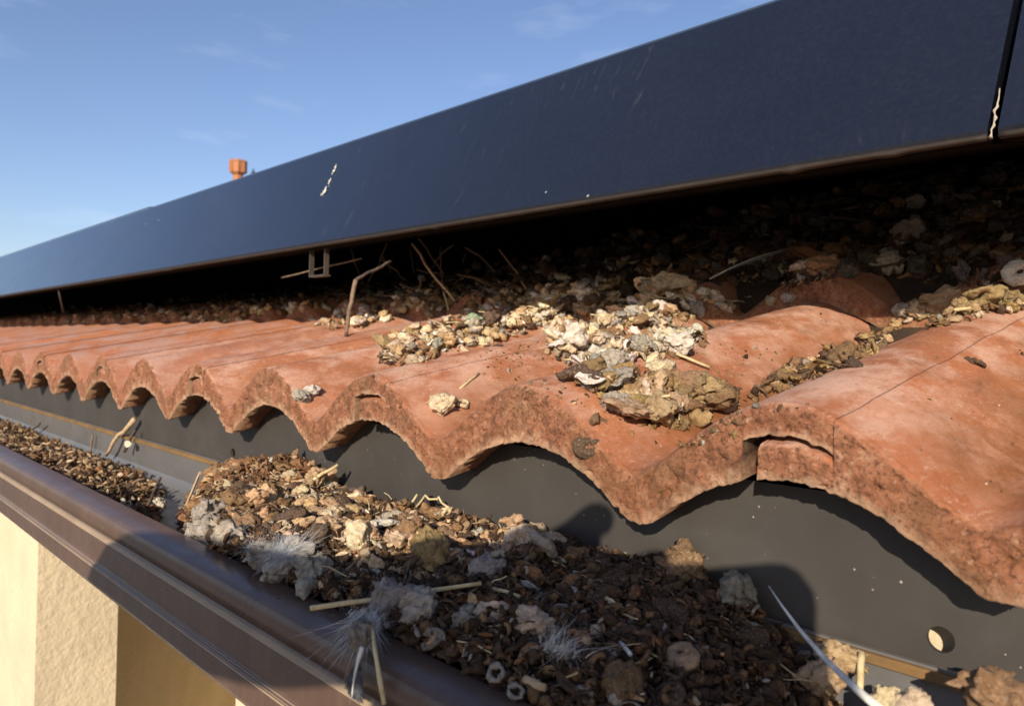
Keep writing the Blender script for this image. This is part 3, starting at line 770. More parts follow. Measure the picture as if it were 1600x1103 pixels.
def coil(seed, turns=1.8, r0=0.35, r1=0.72, tr=0.27):
    n = 54; t = np.linspace(0, 1, n); a = t * turns * 2 * math.pi
    R = r0 + (r1 - r0) * t
    p = np.stack([R * np.cos(a), R * np.sin(a) * 0.92, 0.22 * (1 - t) + 0.05 * np.sin(a * 1.3 + seed)], 1)
    rad = tr * (0.75 + 0.25 * np.sin(np.clip(t * 14, 0, math.pi / 2))) * np.minimum(1, (1 - t) * 8 + 0.35)
    return tube(p, rad, 10, 0.55, 2.6, seed * 5.0)
def ringd(seed):
    n = 40; t = np.linspace(0, 1, n); a = t * 2 * math.pi * 1.04
    p = np.stack([0.75 * np.cos(a), 0.6 * np.sin(a), 0.07 * np.sin(2 * a + seed) + 0.12 * t], 1)
    return tube(p, 0.22 * (1 + .3 * np.sin(a * 3 + seed)), 10, 0.9, 3.6, seed * 9.0)
def worm(seed):
    n = 26; t = np.linspace(-1, 1, n)
    p = np.stack([t, 0.35 * np.sin(t * 2.6 + seed), 0.08 * np.cos(t * 3 + seed)], 1)
    return tube(p, 0.30 * np.sqrt(np.clip(1 - t ** 4, 0.08, 1)), 10, 0.5, 2.4, seed * 3.0)
def flake(seed):
    v, f = ICO3; o = seed * 5.9
    r = 1 + 0.5 * fbm(v * np.array([1.4, 1.4, 0.3]) + o, 3)
    p = v * r[:, None] * np.array([1, 0.75, 0.16]); p[:, 2] += 0.18 * fbm(p * np.array([1.6, 1.6, 0]) + o, 2) + 0.1 * p[:, 0] ** 2
    return p, f
def tangle(seed):
    """a curled strand balled up"""
    rr = np.random.default_rng(100 + seed); n = 90; t = np.linspace(0, 1, n)
    P = np.zeros((n, 3))
    for k in range(1, 5):
        ph = rr.uniform(0, 6.28, 3); am = rr.normal(size=3) / k ** .7
        P += am * np.sin(2 * math.pi * t[:, None] * k * .8 + ph)
    P -= P.mean(0); P /= np.abs(P).max(0) + 1e-6; P *= np.array([.72, .62, .42])
    rad = .25 * (0.8 + .25 * np.sin(t * 19 + seed)) * np.clip(np.minimum(t, 1 - t) * 14 + .4, 0, 1)
    return tube(P, rad, 9, 0.55, 2.6, seed * 3.7)
PROTO = {'tangle': [mk('curled_dropping', *tangle(i)) for i in range(7)], 'lump': [mk('dropping', *lump(i, 0.62 + 0.05 * (i % 3))) for i in range(7)],
         'folded': [mk('folded_dropping', *folded(i)) for i in range(4)],
         'crinkled': [mk('crinkled_dropping', *crinkled(i)) for i in range(6)],
         'coil': [mk('coiled_dropping', *coil(i, 1.5 + 0.4 * i)) for i in range(3)],
         'ring': [mk('ring_dropping', *ringd(i)) for i in range(2)],
         'worm': [mk('worm_shaped_dropping', *worm(i)) for i in range(3)],
         'flake': [mk('dropping_flake', *flake(i)) for i in range(3)]}
NAME = {'tangle': 'curled_dropping', 'lump': 'dropping', 'folded': 'folded_dropping', 'crinkled': 'crinkled_dropping', 'coil': 'coiled_dropping', 'ring': 'ring_shaped_dropping', 'worm': 'worm_shaped_dropping', 'flake': 'dropping_flake'}
HUE = {'cream': (0.70, 0.56, 0.37), 'white': (0.76, 0.69, 0.58), 'tan': (0.52, 0.36, 0.20), 'brown': (0.27, 0.16, 0.08), 'dark brown': (0.12, 0.073, 0.044),
       'grey': (0.42, 0.375, 0.31), 'olive': (0.33, 0.225, 0.10), 'orange': (0.64, 0.41, 0.24), 'green': (0.30, 0.43, 0.27), 'rust': (0.30, 0.145, 0.065)}
R = random.Random(11)

# surfaces the debris lies on
_hx = [-5.5, -0.66, -0.585, -0.545, -0.50, -0.44, -0.36, -0.28, -0.20, -0.165, -0.135, -0.10, -0.05, 1.2]
_hb = [-.112, -.108, -.095, -.086, -.100, -.106, -.103, -.101, -.097, -.104, -.118, -.150, -.153, -.153]
_hf = [-.112, -.112, -.112, -.111, -.110, -.109, -.108, -.107, -.108, -.112, -.122, -.148, -.153, -.153]
def _ss(a, b, v):
    t = np.clip((v - a) / (b - a), 0, 1); return t * t * (3 - 2 * t)
def heap_z(x, y):
    x = np.asarray(x, float); y = np.asarray(y, float)
    b = np.interp(x, _hx, _hb); f = np.interp(x, _hx, _hf)
    t = np.clip((y - 0.18) / 0.12, 0, 1)
    z = f * (1 - t) + b * t + 0.004 * np.sin(np.pi * t)
    # the near heap ends in a slanting flank, a bare stretch of trough follows, then the far heap
    sl = x + 2.18 * (y - 0.18)
    sh = np.shape(sl); Q = np.stack([np.ravel(x) * 28, np.ravel(y) * 40, 0 * np.ravel(y)], 1)
    sl = sl + 0.030 * fbm(Q, 3).reshape(sh)
    near = _ss(-0.520, -0.400, sl); farm = 1 - _ss(-0.66, -0.515, sl)
    z = z + 0.0045 * fbm(Q * 0.8 + 7, 3).reshape(sh)
    zf = -0.122 * (1 - t) - 0.145 * t
    low = -0.1535
    return np.where(sl > -0.525, low + (z - low) * near, low + (zf - low) * farm)
def march(px, py, surf, n=420):
    """first point of a surface along the sight line through a pixel"""
    r = np.array(ray(px, py)) / F_PX
    y0, y1 = getattr(surf, 'span', (0.16, 1.12))
    t = np.linspace(y0, y1, n) / r[1]; P = t[:, None] * r[None, :]
    below = P[:, 2] < surf(P[:, 0], P[:, 1])
    if not below.any(): return None
    return P[int(np.argmax(below))]
def roof_surf(x, y): return np.where(y > Y0, roof_z(x, y), -9)
def gut_surf(x, y): return np.where((y > 0.165) & (y < 0.300), heap_z(x, y), -9)
roof_surf.span = (0.27, 1.1); gut_surf.span = (0.16, 0.301)

placed = []
def stack(x, y, z, r):
    """settle on what already lies there, never more than two deep"""
    z0 = z
    for (a, b, c, q) in placed:
        d = math.hypot(a - x, b - y)
        if d < 0.55 * (r + q): z = max(z, c + 0.30 * q * (1 - d / (r + q)))
    z = min(z, z0 + 0.008)
    placed.append((x, y, z + r * 0.25, r)); return z
LOOSE, MARKED = [], []
def dropping(kind, x, y, z, r, hue, place, group, lift=0.30, label=None, rot=None, idx=None, jitter=0.22, squash=1.0, st=True):
    if st: z = stack(x, y, z, r)
    me = PROTO[kind][idx if idx is not None else R.randrange(len(PROTO[kind]))]
    o = bpy.data.objects.new(NAME[kind], me); COL.objects.link(o)
    o.location = (x, y, z + r * lift)
    e = rot or (R.uniform(-.6, .6), R.uniform(-.6, .6), R.uniform(0, 6.28))
    o.rotation_euler = e; o.scale = (r * R.uniform(.88, 1.15), r * R.uniform(.85, 1.1), r * R.uniform(.85, 1.1) * squash)
    c = HUE[hue]; j = 1 + R.uniform(-jitter, jitter)
    o.color = (min(1, c[0] * j), min(1, c[1] * j * R.uniform(.95, 1.05)), min(1, c[2] * j * R.uniform(.9, 1.08)), 1)
    form = {'tangle': 'curled', 'lump': 'rounded', 'folded': 'folded', 'crinkled': 'crinkled', 'coil': 'coiled', 'ring': 'ring-shaped', 'worm': 'worm-shaped', 'flake': 'flaky'}[kind]
    tag(o, label or f'{hue} {form} dried dropping {place}', 'dropping', group)
    if not label: LOOSE.append((o, hue, form, place))
    else: MARKED.append((o, label))
    return o
def inpoly(x, y, P):
    c = False; j = len(P) - 1
    for i in range(len(P)):
        if (P[i][1] > y) != (P[j][1] > y) and x < (P[j][0] - P[i][0]) * (y - P[i][1]) / (P[j][1] - P[i][1]) + P[i][0]: c = not c
        j = i
    return c
def pick(table):
    k = R.random() * sum(w for _, w in table)
    for a, w in table:
        k -= w
        if k <= 0: return a
    return table[-1][0]
def scatter(poly, n, size, kinds, hues, place, group, surf=roof_surf):
    xs = [p[0] for p in poly]; ys = [p[1] for p in poly]; k = 0; tries = 0; spots = []
    while k < n and tries < n * 40:
        tries += 1
        px, py = R.uniform(min(xs), max(xs)), R.uniform(min(ys), max(ys))
        if not inpoly(px, py, poly): continue
        p = march(px, py, surf)
        if p is None: continue
        r = R.uniform(*size) * (1 if R.random() > 0.15 else 1.35)
        dropping(pick(kinds), p[0], p[1], p[2], r, pick(hues), place, group); spots.append(p); k += 1
    return spots

# crumbs: joined loose dirt nobody could count
CR = {}
def crumbs(key, P, size, hues):
    """P: points (n,3); collected by key into one mesh each"""
    CR.setdefault(key, []).append((np.asarray(P), size, hues))
_crr = np.random.default_rng(21)
_base, _small = [], []
ICO1 = ico(1)
for i in range(4):      # crumbly lumps
    v, f = ICO2
    _base.append((v * (0.60 + 0.6 * billow(warp(v, i * 3.1) * 1.7 + i * 11, 2) + 0.5 * fbm(v * 1.5 + i, 2))[:, None] * np.array([1.1, .85, .7]), np.array(f)))
for i in range(4):      # flat curled scraps
    v, f = ICO2
    w_ = v * (1 + 0.6 * fbm(v * np.array([1.3, 1.3, .2]) + i * 5, 2))[:, None] * np.array([1.5, .85, .12]); w_[:, 2] += 0.35 * w_[:, 0] ** 2 - .2 + .25 * fbm(w_ * 1.5 + i, 2)
    _base.append((w_, np.array(f)))
for i in range(5):      # short curled strands
    t_ = np.linspace(0, 1, 9); an = t_ * (2.5 + i * .9)
    w_, f = tube(np.stack([(.5 + .5 * t_) * np.cos(an) * 1.2, (.5 + .5 * t_) * np.sin(an), .5 * t_ - .2 * np.sin(an * 2)], 1), .30 * np.clip(np.minimum(t_, 1 - t_) * 8 + .45, 0, 1), 5, .5, 2.0, i * 4.0, cap=False)
    _base.append((w_, np.array(f)))
for i in range(6):
    v, f = ICO1
    _small.append((v * (1 + 0.8 * fbm(v * 1.7 + i * 7, 2))[:, None] * np.array([1.4, .7, .45]), np.array(f)))
def build_crumbs(key, name, label, cat):
    vs, fs, cols, k = [], [], [], 0
    for P, size, hues in CR[key]:
        hv = np.array([HUE[h] for h, _ in hues]); hw = np.array([w for _, w in hues], float); hw /= hw.sum()
        for p in P:
            s = size[0] + (size[1] - size[0]) * _crr.random() ** 2
            big = s > 0.0021
            src = _base if big else _small; b, bfc = src[_crr.integers(len(src))]
            q = _crr.normal(size=4); q /= np.linalg.norm(q); M = np.array(Quaternion(q).to_matrix())
            vs.append((b * s * (0.7 + 0.6 * _crr.random(3))) @ M.T + p); fs.extend((bfc + k).tolist()); k += len(b)
            cols.append(np.repeat((hv[_crr.choice(len(hv), p=hw)] * _crr.uniform(0.5, 1.05))[None, :], len(b), 0))
    o = mesh_obj(name, np.concatenate(vs), fs, M_CRUMB)
    cattr(o, 'col', np.concatenate(cols)); tag(o, label, cat, kind='stuff'); return o
def crumb_poly(key, poly, n, size, hues, surf=roof_surf, up=0.0):
    xs = [p[0] for p in poly]; ys = [p[1] for p in poly]; out = []; tries = 0
    while len(out) < n and tries < n * 30:
        tries += 1
        px, py = R.uniform(min(xs), max(xs)), R.uniform(min(ys), max(ys))
        if inpoly(px, py, poly):
            p = march(px, py, surf, n=200)
            if p is not None: out.append(p + np.array([0, 0, up * R.random()]))
    if out: crumbs(key, np.array(out), size, hues)

# ------------------------------------------------------------------ droppings on the sunlit tiles
KMIX = [('tangle', 5), ('lump', .5), ('folded', 2.2), ('crinkled', 3.6), ('coil', 1.6), ('worm', 1.8), ('flake', 2.6)]
HLIT = [('cream', 4), ('white', 2.4), ('tan', 3.2), ('brown', 1.8), ('grey', 1.4), ('dark brown', .8), ('olive', .6)]
HBRN = [('brown', 3), ('olive', 3), ('dark brown', 2), ('tan', 2), ('grey', 1)]
G1 = 'dried droppings on the sunlit tiles'
P_A = [(30, 507), (280, 500), (330, 508), (400, 498), (470, 490), (525, 490), (525, 480), (400, 481), (280, 487), (30, 498)]
scatter(P_A, 90, (.005, .0085), KMIX, HLIT, 'in the far row along the shadow edge', G1)
crumb_poly('tile', P_A, 120, (.001, .003), HLIT)
P_B = [(480, 520), (520, 490), (600, 470), (700, 455), (740, 470), (640, 490), (560, 515)]
scatter(P_B, 46, (.0045, .009), KMIX, HLIT, 'beside the upright stick on the tiles', G1)
crumb_poly('tile', P_B, 90, (.001, .003), HLIT)
P_C = [(592, 575), (600, 545), (640, 515), (690, 505), (735, 480), (800, 455), (860, 462), (900, 480), (860, 505), (800, 530), (760, 540), (700, 555), (640, 572)]
scatter(P_C, 190, (.0040, .0082), KMIX, HLIT, 'in the long pile around the green dropping', G1)
crumb_poly('tile', P_C, 700, (.0008, .003), HLIT)
P_D = [(790, 470), (880, 455), (960, 440), (1060, 440), (1130, 465), (1140, 490), (1080, 505), (1000, 515), (930, 505), (850, 505)]
scatter(P_D, 150, (.0045, .0090), KMIX, HLIT, 'in the upper pile below the big collector', G1)
crumb_poly('tile', P_D, 600, (.0008, .003), HLIT)
P_E = [(850, 560), (900, 520), (980, 505), (1060, 510), (1095, 540), (1060, 565), (990, 570), (930, 585), (890, 575)]
scatter(P_E, 80, (.0045, .0088), KMIX, [('cream', 4), ('white', 3), ('tan', 2), ('grey', 2), ('brown', 1)], 'in the pale pile crossing the tile trough', G1)
P_F = [(895, 600), (930, 580), (1000, 600), (1060, 600), (1140, 625), (1140, 645), (1070, 675), (1000, 672), (950, 640)]
scatter(P_F, 70, (.0045, .0085), [('tangle', 4), ('folded', 3), ('crinkled', 3), ('worm', 1)], [('olive', 3), ('brown', 3), ('tan', 3), ('cream', 1.2), ('grey', 1)], 'in the brown pile in the tile trough', G1)
crumb_poly('tile', P_F, 150, (.0008, .003), HBRN)
P_G = [(1150, 640), (1200, 600), (1260, 570), (1330, 548), (1400, 515), (1425, 520), (1330, 570), (1220, 612)]
scatter(P_G, 70, (.003, .0062), KMIX, HBRN, 'in the trough left of the nearest tile crest', G1)
crumb_poly('tile', P_G, 320, (.0008, .0028), HBRN)
P_H = [(1395, 512), (1440, 487), (1520, 482), (1600, 460), (1600, 486), (1500, 505), (1430, 520)]
scatter(P_H, 34, (.004, .0075), KMIX, [('tan', 3), ('cream', 2), ('olive', 2), ('grey', 1)], 'at the shadow edge above the nearest tile', G1)
P_I = [(785, 472), (900, 455), (965, 500), (900, 530), (840, 512)]
scatter(P_I, 44, (.0040, .0078), KMIX, HLIT, 'where the two upper piles meet', G1)
P_J = [(530, 508), (620, 482), (705, 470), (692, 490), (600, 502), (560, 517)]
scatter(P_J, 34, (.0040, .0080), KMIX, HLIT, 'right of the upright stick on the tiles', G1)
for P_, n_, hs_ in ((P_C, 420, HLIT), (P_D, 420, HLIT), (P_E, 260, HLIT), (P_F, 260, HBRN), (P_I, 160, HLIT), (P_J, 160, HLIT), (P_B, 120, HLIT), (P_H, 120, HBRN), (P_G, 160, HBRN)):
    crumb_poly('tile', P_, n_, (.0016, .0042), hs_, up=.006)
# loose bits all over the tiles
P_ALL = [(0, 540), (300, 500), (600, 490), (900, 500), (1200, 470), (1600, 520), (1600, 800), (1300, 640), (1000, 640), (700, 620), (400, 570), (0, 580)]
crumb_poly('tile', P_ALL, 160, (.0005, .0018), [('brown', 3), ('dark brown', 3), ('white', 1), ('cream', 1)])
P_SOIL = [(800, 600), (760, 560), (850, 530), (1000, 560), (1180, 520), (1250, 540), (1200, 600), (1150, 690), (1020, 700), (900, 640)]
crumb_poly('tile', P_SOIL, 800, (.0005, .0020), HBRN)
P_SOIL2 = [(700, 560), (800, 540), (900, 520), (850, 570), (780, 610)]
crumb_poly('tile', P_SOIL2, 420, (.0005, .0018), HBRN)
build_crumbs('tile', 'tile_crumbs', 'fine brown and cream crumbs strewn over the orange tiles', 'dirt')

# marked single ones
def one(kind, px, py, r, hue, label, surf=roof_surf, **kw):
    p = march(px, py, surf)
    return dropping(kind, p[0], p[1], p[2], r, hue, '', G1 if surf is roof_surf else 'dried droppings in the gutter', label=label, **kw)
one('crinkled', 742, 508, .0078, 'green', 'pale green mossy dropping in the long pile', lift=.9)
one('crinkled', 770, 520, .0088, 'dark brown', 'round dark brown lump right of the green dropping', lift=.7)
one('coil', 918, 725, .0085, 'dark brown', 'brown coiled dropping stuck on the edge of the tile nose', rot=(1.15, 0.15, .5), lift=1.0, st=False, idx=1)
one('worm', 935, 665, .0065, 'brown', 'short brown stub of dropping above the coiled one', rot=(.3, .2, 1.4))
one('worm', 905, 607, .011, 'dark brown', 'dark hooked worm of dropping left of the grey flake', rot=(0, 0, .3))
one('flake', 925, 622, .008, 'white', 'pale grey wavy flake on the pile edge', lift=.25, rot=(.25, .1, .5))
one('folded', 1095, 642, .0115, 'olive', 'large brown dropping in stacked folds at the tile trough', lift=.45, rot=(.15, -.1, .5), idx=1)
one('crinkled', 985, 672, .0105, 'tan', 'wide tan crumpled dropping at the foot of the trough pile', lift=.3, rot=(.1, .2, 1.2), squash=.6)
for px, py, r, h, w in ((1175, 478, .0075, 'white', 'larger white'), (1205, 476, .006, 'cream', 'cream angular'), (1232, 472, .0065, 'grey', 'pale grey rounded'), (1140, 484, .006, 'tan', 'small tan')):
    one('lump', px, py, r, h, f'{w} pebble of dropping in the row below the leaf', lift=.5)
one('crinkled', 1050, 475, .016, 'cream', 'large yellowish cream crumpled dropping at the shadow edge', lift=.75, squash=.7)
one('crinkled', 900, 555, .011, 'white', 'whitish crumpled dropping at the left of the pale pile', lift=.5)
one('crinkled', 688, 640, .0085, 'cream', 'cream curled dropping alone on the second tile wave', lift=.4)
one('ring', 722, 637, .006, 'cream', 'small cream ring beside the curled dropping', lift=.4)
one('lump', 470, 625, .0075, 'grey', 'grey lump with a white tip alone in a far tile trough', lift=.4)
one('crinkled', 486, 617, .0058, 'white', 'white tip of dropping beside the lone grey lump', lift=.5)
one('flake', 490, 500, .009, 'white', 'flat white splash dropping on a far tile', lift=.1)
one('lump', 1410, 500, .0075, 'grey', 'dark grey round lump at the shadow edge', lift=.8)
one('folded', 1470, 503, .014, 'tan', 'tan folded dropping with straw ends by the dark gap', lift=.5, squash=.8)
one('tangle', 1540, 488, .0125, 'olive', 'big brown ridged dropping at the right edge', lift=.6)
one('coil', 1590, 470, .011, 'white', 'white spiral dropping at the right edge of the photo', lift=1.4, rot=(1.2, 0, .4))
one('lump', 1335, 575, .004, 'dark brown', 'tiny dark pellet on the pink crest of the nearest tile')
one('worm', 1525, 570, .0042, 'dark brown', 'single dark grain on the orange flank of the nearest tile')
one('worm', 778, 542, .0035, 'dark brown', 'single black oval grain below the round dark lump', rot=(0, 0, .2))
one('lump', 805, 505, .008, 'cream', 'cream egg-shaped dropping right of the dark lump', lift=.5)

# ------------------------------------------------------------------ droppings in the shade under the collectors
# earth mass of the nest, deep under the collectors
def nest_z0(x, y):
    x = np.asarray(x, float); y = np.asarray(y, float); sh = np.shape(x)
    P = np.stack([np.ravel(x), np.ravel(y), 0 * np.ravel(x)], 1)
    hh = _ss(0.56, 0.86, P[:, 1])
    amp = 0.030 + 0.062 * np.exp(-((P[:, 0] + 0.25) / 0.55) ** 2)
    z = SLOPE * (P[:, 1] - Y0) - 0.050 + hh * (amp + 0.035) + hh * (0.020 * fbm(P * 14, 4) + 0.008 * fbm(P * 70, 3))
    return z.reshape(sh)
_nx, _ny = np.linspace(-2.6, 0.9, 500), np.linspace(0.5, 1.15, 130)
_ng = nest_z0(*np.meshgrid(_nx, _ny, indexing='ij'))
def nest_z(x, y):
    fx = np.clip((np.asarray(x, float) - _nx[0]) / (_nx[1] - _nx[0]), 0, 498.99); fy = np.clip((np.asarray(y, float) - _ny[0]) / (_ny[1] - _ny[0]), 0, 128.99)
    i, j = fx.astype(int), fy.astype(int); a, b = fx - i, fy - j
    return (_ng[i, j] * (1 - a) + _ng[i + 1, j] * a) * (1 - b) + (_ng[i, j + 1] * (1 - a) + _ng[i + 1, j + 1] * a) * b
def nest_mass():
    xs = np.linspace(-2.4, 0.6, 300); ys = np.linspace(0.54, 1.10, 70)
    X, Y = np.meshgrid(xs, ys, indexing='ij'); P = np.stack([X.ravel(), Y.ravel(), nest_z(X, Y).ravel()], 1)
    o = mesh_obj('nest_heap', P, grid_faces(300, 70), M_CRUMB)
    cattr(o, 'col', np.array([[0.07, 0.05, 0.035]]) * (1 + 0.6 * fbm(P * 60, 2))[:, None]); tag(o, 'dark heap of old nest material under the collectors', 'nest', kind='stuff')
nest_mass()
def dark_surf(x, y): return np.where(y > Y0, np.maximum(roof_z(x, y), np.where(y > .545, nest_z(x, y), -9)), -9)
dark_surf.span = (0.40, 1.12)
G2 = 'dried droppings in the shade under the collectors'
P_S1 = [(560, 470), (700, 425), (880, 410), (1050, 410), (1200, 400), (1330, 410), (1330, 430), (1240, 448), (1130, 445), (1000, 432), (850, 450), (740, 468), (620, 485)]
HUE['dark grey'] = (0.10, 0.09, 0.078)  # grey darkened in its colour to suit the shade under the collectors
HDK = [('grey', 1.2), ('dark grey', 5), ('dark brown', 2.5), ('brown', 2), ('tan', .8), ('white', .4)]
HDD = [('dark grey', 4), ('dark brown', 4), ('brown', 1), ('grey', .5)]  # both mixes lean dark, putting the shade of the gap into the colours
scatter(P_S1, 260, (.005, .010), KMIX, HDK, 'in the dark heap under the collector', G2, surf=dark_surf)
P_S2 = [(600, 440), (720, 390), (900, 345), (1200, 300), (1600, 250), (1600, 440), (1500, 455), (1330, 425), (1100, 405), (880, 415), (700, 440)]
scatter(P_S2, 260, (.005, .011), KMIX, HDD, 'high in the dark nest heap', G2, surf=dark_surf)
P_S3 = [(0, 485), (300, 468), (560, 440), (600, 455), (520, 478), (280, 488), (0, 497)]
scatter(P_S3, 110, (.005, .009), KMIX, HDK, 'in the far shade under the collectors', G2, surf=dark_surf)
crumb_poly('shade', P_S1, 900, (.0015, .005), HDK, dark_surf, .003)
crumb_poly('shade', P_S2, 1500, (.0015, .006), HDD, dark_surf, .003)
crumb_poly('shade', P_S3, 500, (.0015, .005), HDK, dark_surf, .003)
build_crumbs('shade', 'nest_dirt', 'loose nest dirt under the collectors, coloured dark for the shade', 'dirt')

# ------------------------------------------------------------------ the gutter's fill
def gutter_fill():
    xs = np.concatenate([np.linspace(-3.2, -1.1, 260), np.linspace(-1.098, -0.06, 760)]); ys = np.linspace(0.1762, 0.2985, 96)
    X, Y = np.meshgrid(xs, ys, indexing='ij'); P = np.stack([X.ravel(), Y.ravel(), 0 * X.ravel()], 1)
    z = heap_z(P[:, 0], P[:, 1])
    n = fbm(P * 55, 3) * 0.006 + (ridged(P * 120, 3) - 0.5) * 0.0045 + fbm(P * 420, 3, 0.6) * 0.0016
    P[:, 2] = z - 0.003 + n * np.clip((z + 0.156) / 0.012, 0.2, 1)
    P[:, 2] = np.maximum(P[:, 2], ZB + 0.0005)
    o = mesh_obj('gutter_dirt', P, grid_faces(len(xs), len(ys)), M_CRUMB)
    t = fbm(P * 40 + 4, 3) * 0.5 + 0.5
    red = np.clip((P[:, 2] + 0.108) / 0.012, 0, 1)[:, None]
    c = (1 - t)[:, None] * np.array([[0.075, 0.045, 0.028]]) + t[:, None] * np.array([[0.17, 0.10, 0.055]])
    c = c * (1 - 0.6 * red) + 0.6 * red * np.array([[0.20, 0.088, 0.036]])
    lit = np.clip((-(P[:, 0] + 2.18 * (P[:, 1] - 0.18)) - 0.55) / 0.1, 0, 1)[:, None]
    c = c * (1 - lit) + lit * (c * 1.5)  # far heap brightened in its colour, as if by the sun
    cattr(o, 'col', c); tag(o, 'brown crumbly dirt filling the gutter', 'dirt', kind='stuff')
gutter_fill()
def gpoint(x0, x1, y0=0.182, y1=0.294):
    x, y = R.uniform(x0, x1), R.uniform(y0, y1); return x, y, float(heap_z(x, y))
def gcrumbs(n, x0, x1, y0, y1, size, hues, up=0.003):
    x, y = _crr.uniform(x0, x1, n), _crr.uniform(y0, y1, n); z = heap_z(x, y); ok = z > -0.149
    crumbs('gutter', np.stack([x, y, z + _crr.uniform(-0.002, up, n)], 1)[ok], size, hues)
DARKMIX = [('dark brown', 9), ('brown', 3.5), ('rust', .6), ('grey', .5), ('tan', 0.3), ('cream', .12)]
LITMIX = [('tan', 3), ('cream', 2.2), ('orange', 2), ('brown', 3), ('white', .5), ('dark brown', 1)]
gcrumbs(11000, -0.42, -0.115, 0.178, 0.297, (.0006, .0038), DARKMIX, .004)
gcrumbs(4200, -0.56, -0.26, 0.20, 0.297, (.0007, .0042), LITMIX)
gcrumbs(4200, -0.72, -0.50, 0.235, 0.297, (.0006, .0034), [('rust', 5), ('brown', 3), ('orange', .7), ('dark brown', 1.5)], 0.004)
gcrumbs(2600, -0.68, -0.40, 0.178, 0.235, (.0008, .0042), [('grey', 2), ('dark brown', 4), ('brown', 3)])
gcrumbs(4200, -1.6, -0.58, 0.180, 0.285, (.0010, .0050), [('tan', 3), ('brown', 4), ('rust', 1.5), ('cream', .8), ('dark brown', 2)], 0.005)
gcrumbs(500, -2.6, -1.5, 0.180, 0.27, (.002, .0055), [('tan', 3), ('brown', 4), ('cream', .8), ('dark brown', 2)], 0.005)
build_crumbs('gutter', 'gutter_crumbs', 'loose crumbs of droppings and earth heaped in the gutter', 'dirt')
G3 = 'dried droppings in the gutter'
def gdrop(n, x0, x1, y0, y1, size, kinds, hues, place):
    for i in range(n):
        x, y, z = gpoint(x0, x1, y0, y1)
        if z < -0.148: continue
        dropping(pick(kinds), x, y, z - 0.001, R.uniform(*size), pick(hues), place, G3)
placed.clear()
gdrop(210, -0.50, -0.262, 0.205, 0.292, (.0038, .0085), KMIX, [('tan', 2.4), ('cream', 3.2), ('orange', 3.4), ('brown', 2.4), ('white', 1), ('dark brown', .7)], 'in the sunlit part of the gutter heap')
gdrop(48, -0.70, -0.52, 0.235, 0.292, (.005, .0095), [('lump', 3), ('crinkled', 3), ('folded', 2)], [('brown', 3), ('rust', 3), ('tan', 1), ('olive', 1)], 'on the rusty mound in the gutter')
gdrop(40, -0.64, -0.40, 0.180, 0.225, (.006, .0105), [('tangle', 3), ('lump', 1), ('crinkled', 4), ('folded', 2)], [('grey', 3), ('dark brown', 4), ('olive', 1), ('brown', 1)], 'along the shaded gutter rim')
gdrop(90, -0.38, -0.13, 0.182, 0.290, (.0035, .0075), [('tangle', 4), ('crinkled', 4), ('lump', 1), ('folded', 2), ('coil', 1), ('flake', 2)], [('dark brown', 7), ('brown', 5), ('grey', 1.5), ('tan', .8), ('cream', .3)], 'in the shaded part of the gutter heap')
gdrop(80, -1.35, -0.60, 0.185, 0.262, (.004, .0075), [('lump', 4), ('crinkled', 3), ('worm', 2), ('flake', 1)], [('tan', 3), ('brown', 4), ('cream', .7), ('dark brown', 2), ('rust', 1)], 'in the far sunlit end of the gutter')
def gone(kind, px, py, r, hue, label, **kw): return one(kind, px, py, r, hue, label, surf=gut_surf, **kw)
gone('ring', 632, 852, .0052, 'white', 'left one of two white rings on the gutter heap', rot=(.3, .1, .3), lift=.9, st=False)
gone('ring', 664, 850, .0052, 'white', 'right one of two white rings on the gutter heap', rot=(.2, -.1, 1.2), lift=.9, st=False)
gone('lump', 247, 800, .0085, 'white', 'pale ribbed nut-like dropping by the gutter rim', lift=.7)
gone('tangle', 575, 895, .0085, 'cream', 'bright cream crumpled dropping in the middle of the gutter', lift=.5)
gone('tangle', 800, 845, .0100, 'orange', 'pinkish cream folded dropping at the end of the sunlit heap', lift=.7, idx=2)
gone('lump', 515, 848, .0100, 'tan', 'large tan banded lump in the sunlit gutter heap', lift=.4)
gone('lump', 670, 900, .0095, 'olive', 'round olive brown lump above the long straw', lift=.5)
gone('coil', 845, 890, .0085, 'grey', 'grey coiled dropping at the edge of the shade', lift=.5)
gone('ring', 775, 1062, .0040, 'grey', 'grey ring near the front rim of the gutter', rot=(1.0, .2, 0), lift=.6)
gone('ring', 805, 1090, .0036, 'grey', 'grey loop at the bottom edge of the photo', rot=(.9, .3, .6), lift=.6)
gone('coil', 1065, 1045, .0085, 'tan', 'shaded tan coiled dropping in the near gutter heap', lift=.5)
gone('lump', 970, 1085, .0075, 'brown', 'smooth brown seed-like dropping at the bottom edge', lift=.6)
gone('crinkled', 1065, 905, .0095, 'brown', 'smooth brown knob on top of the shaded heap', lift=.7)
gone('crinkled', 1150, 950, .0085, 'grey', 'pale grey wrinkled dropping on the shaded heap', lift=.9)
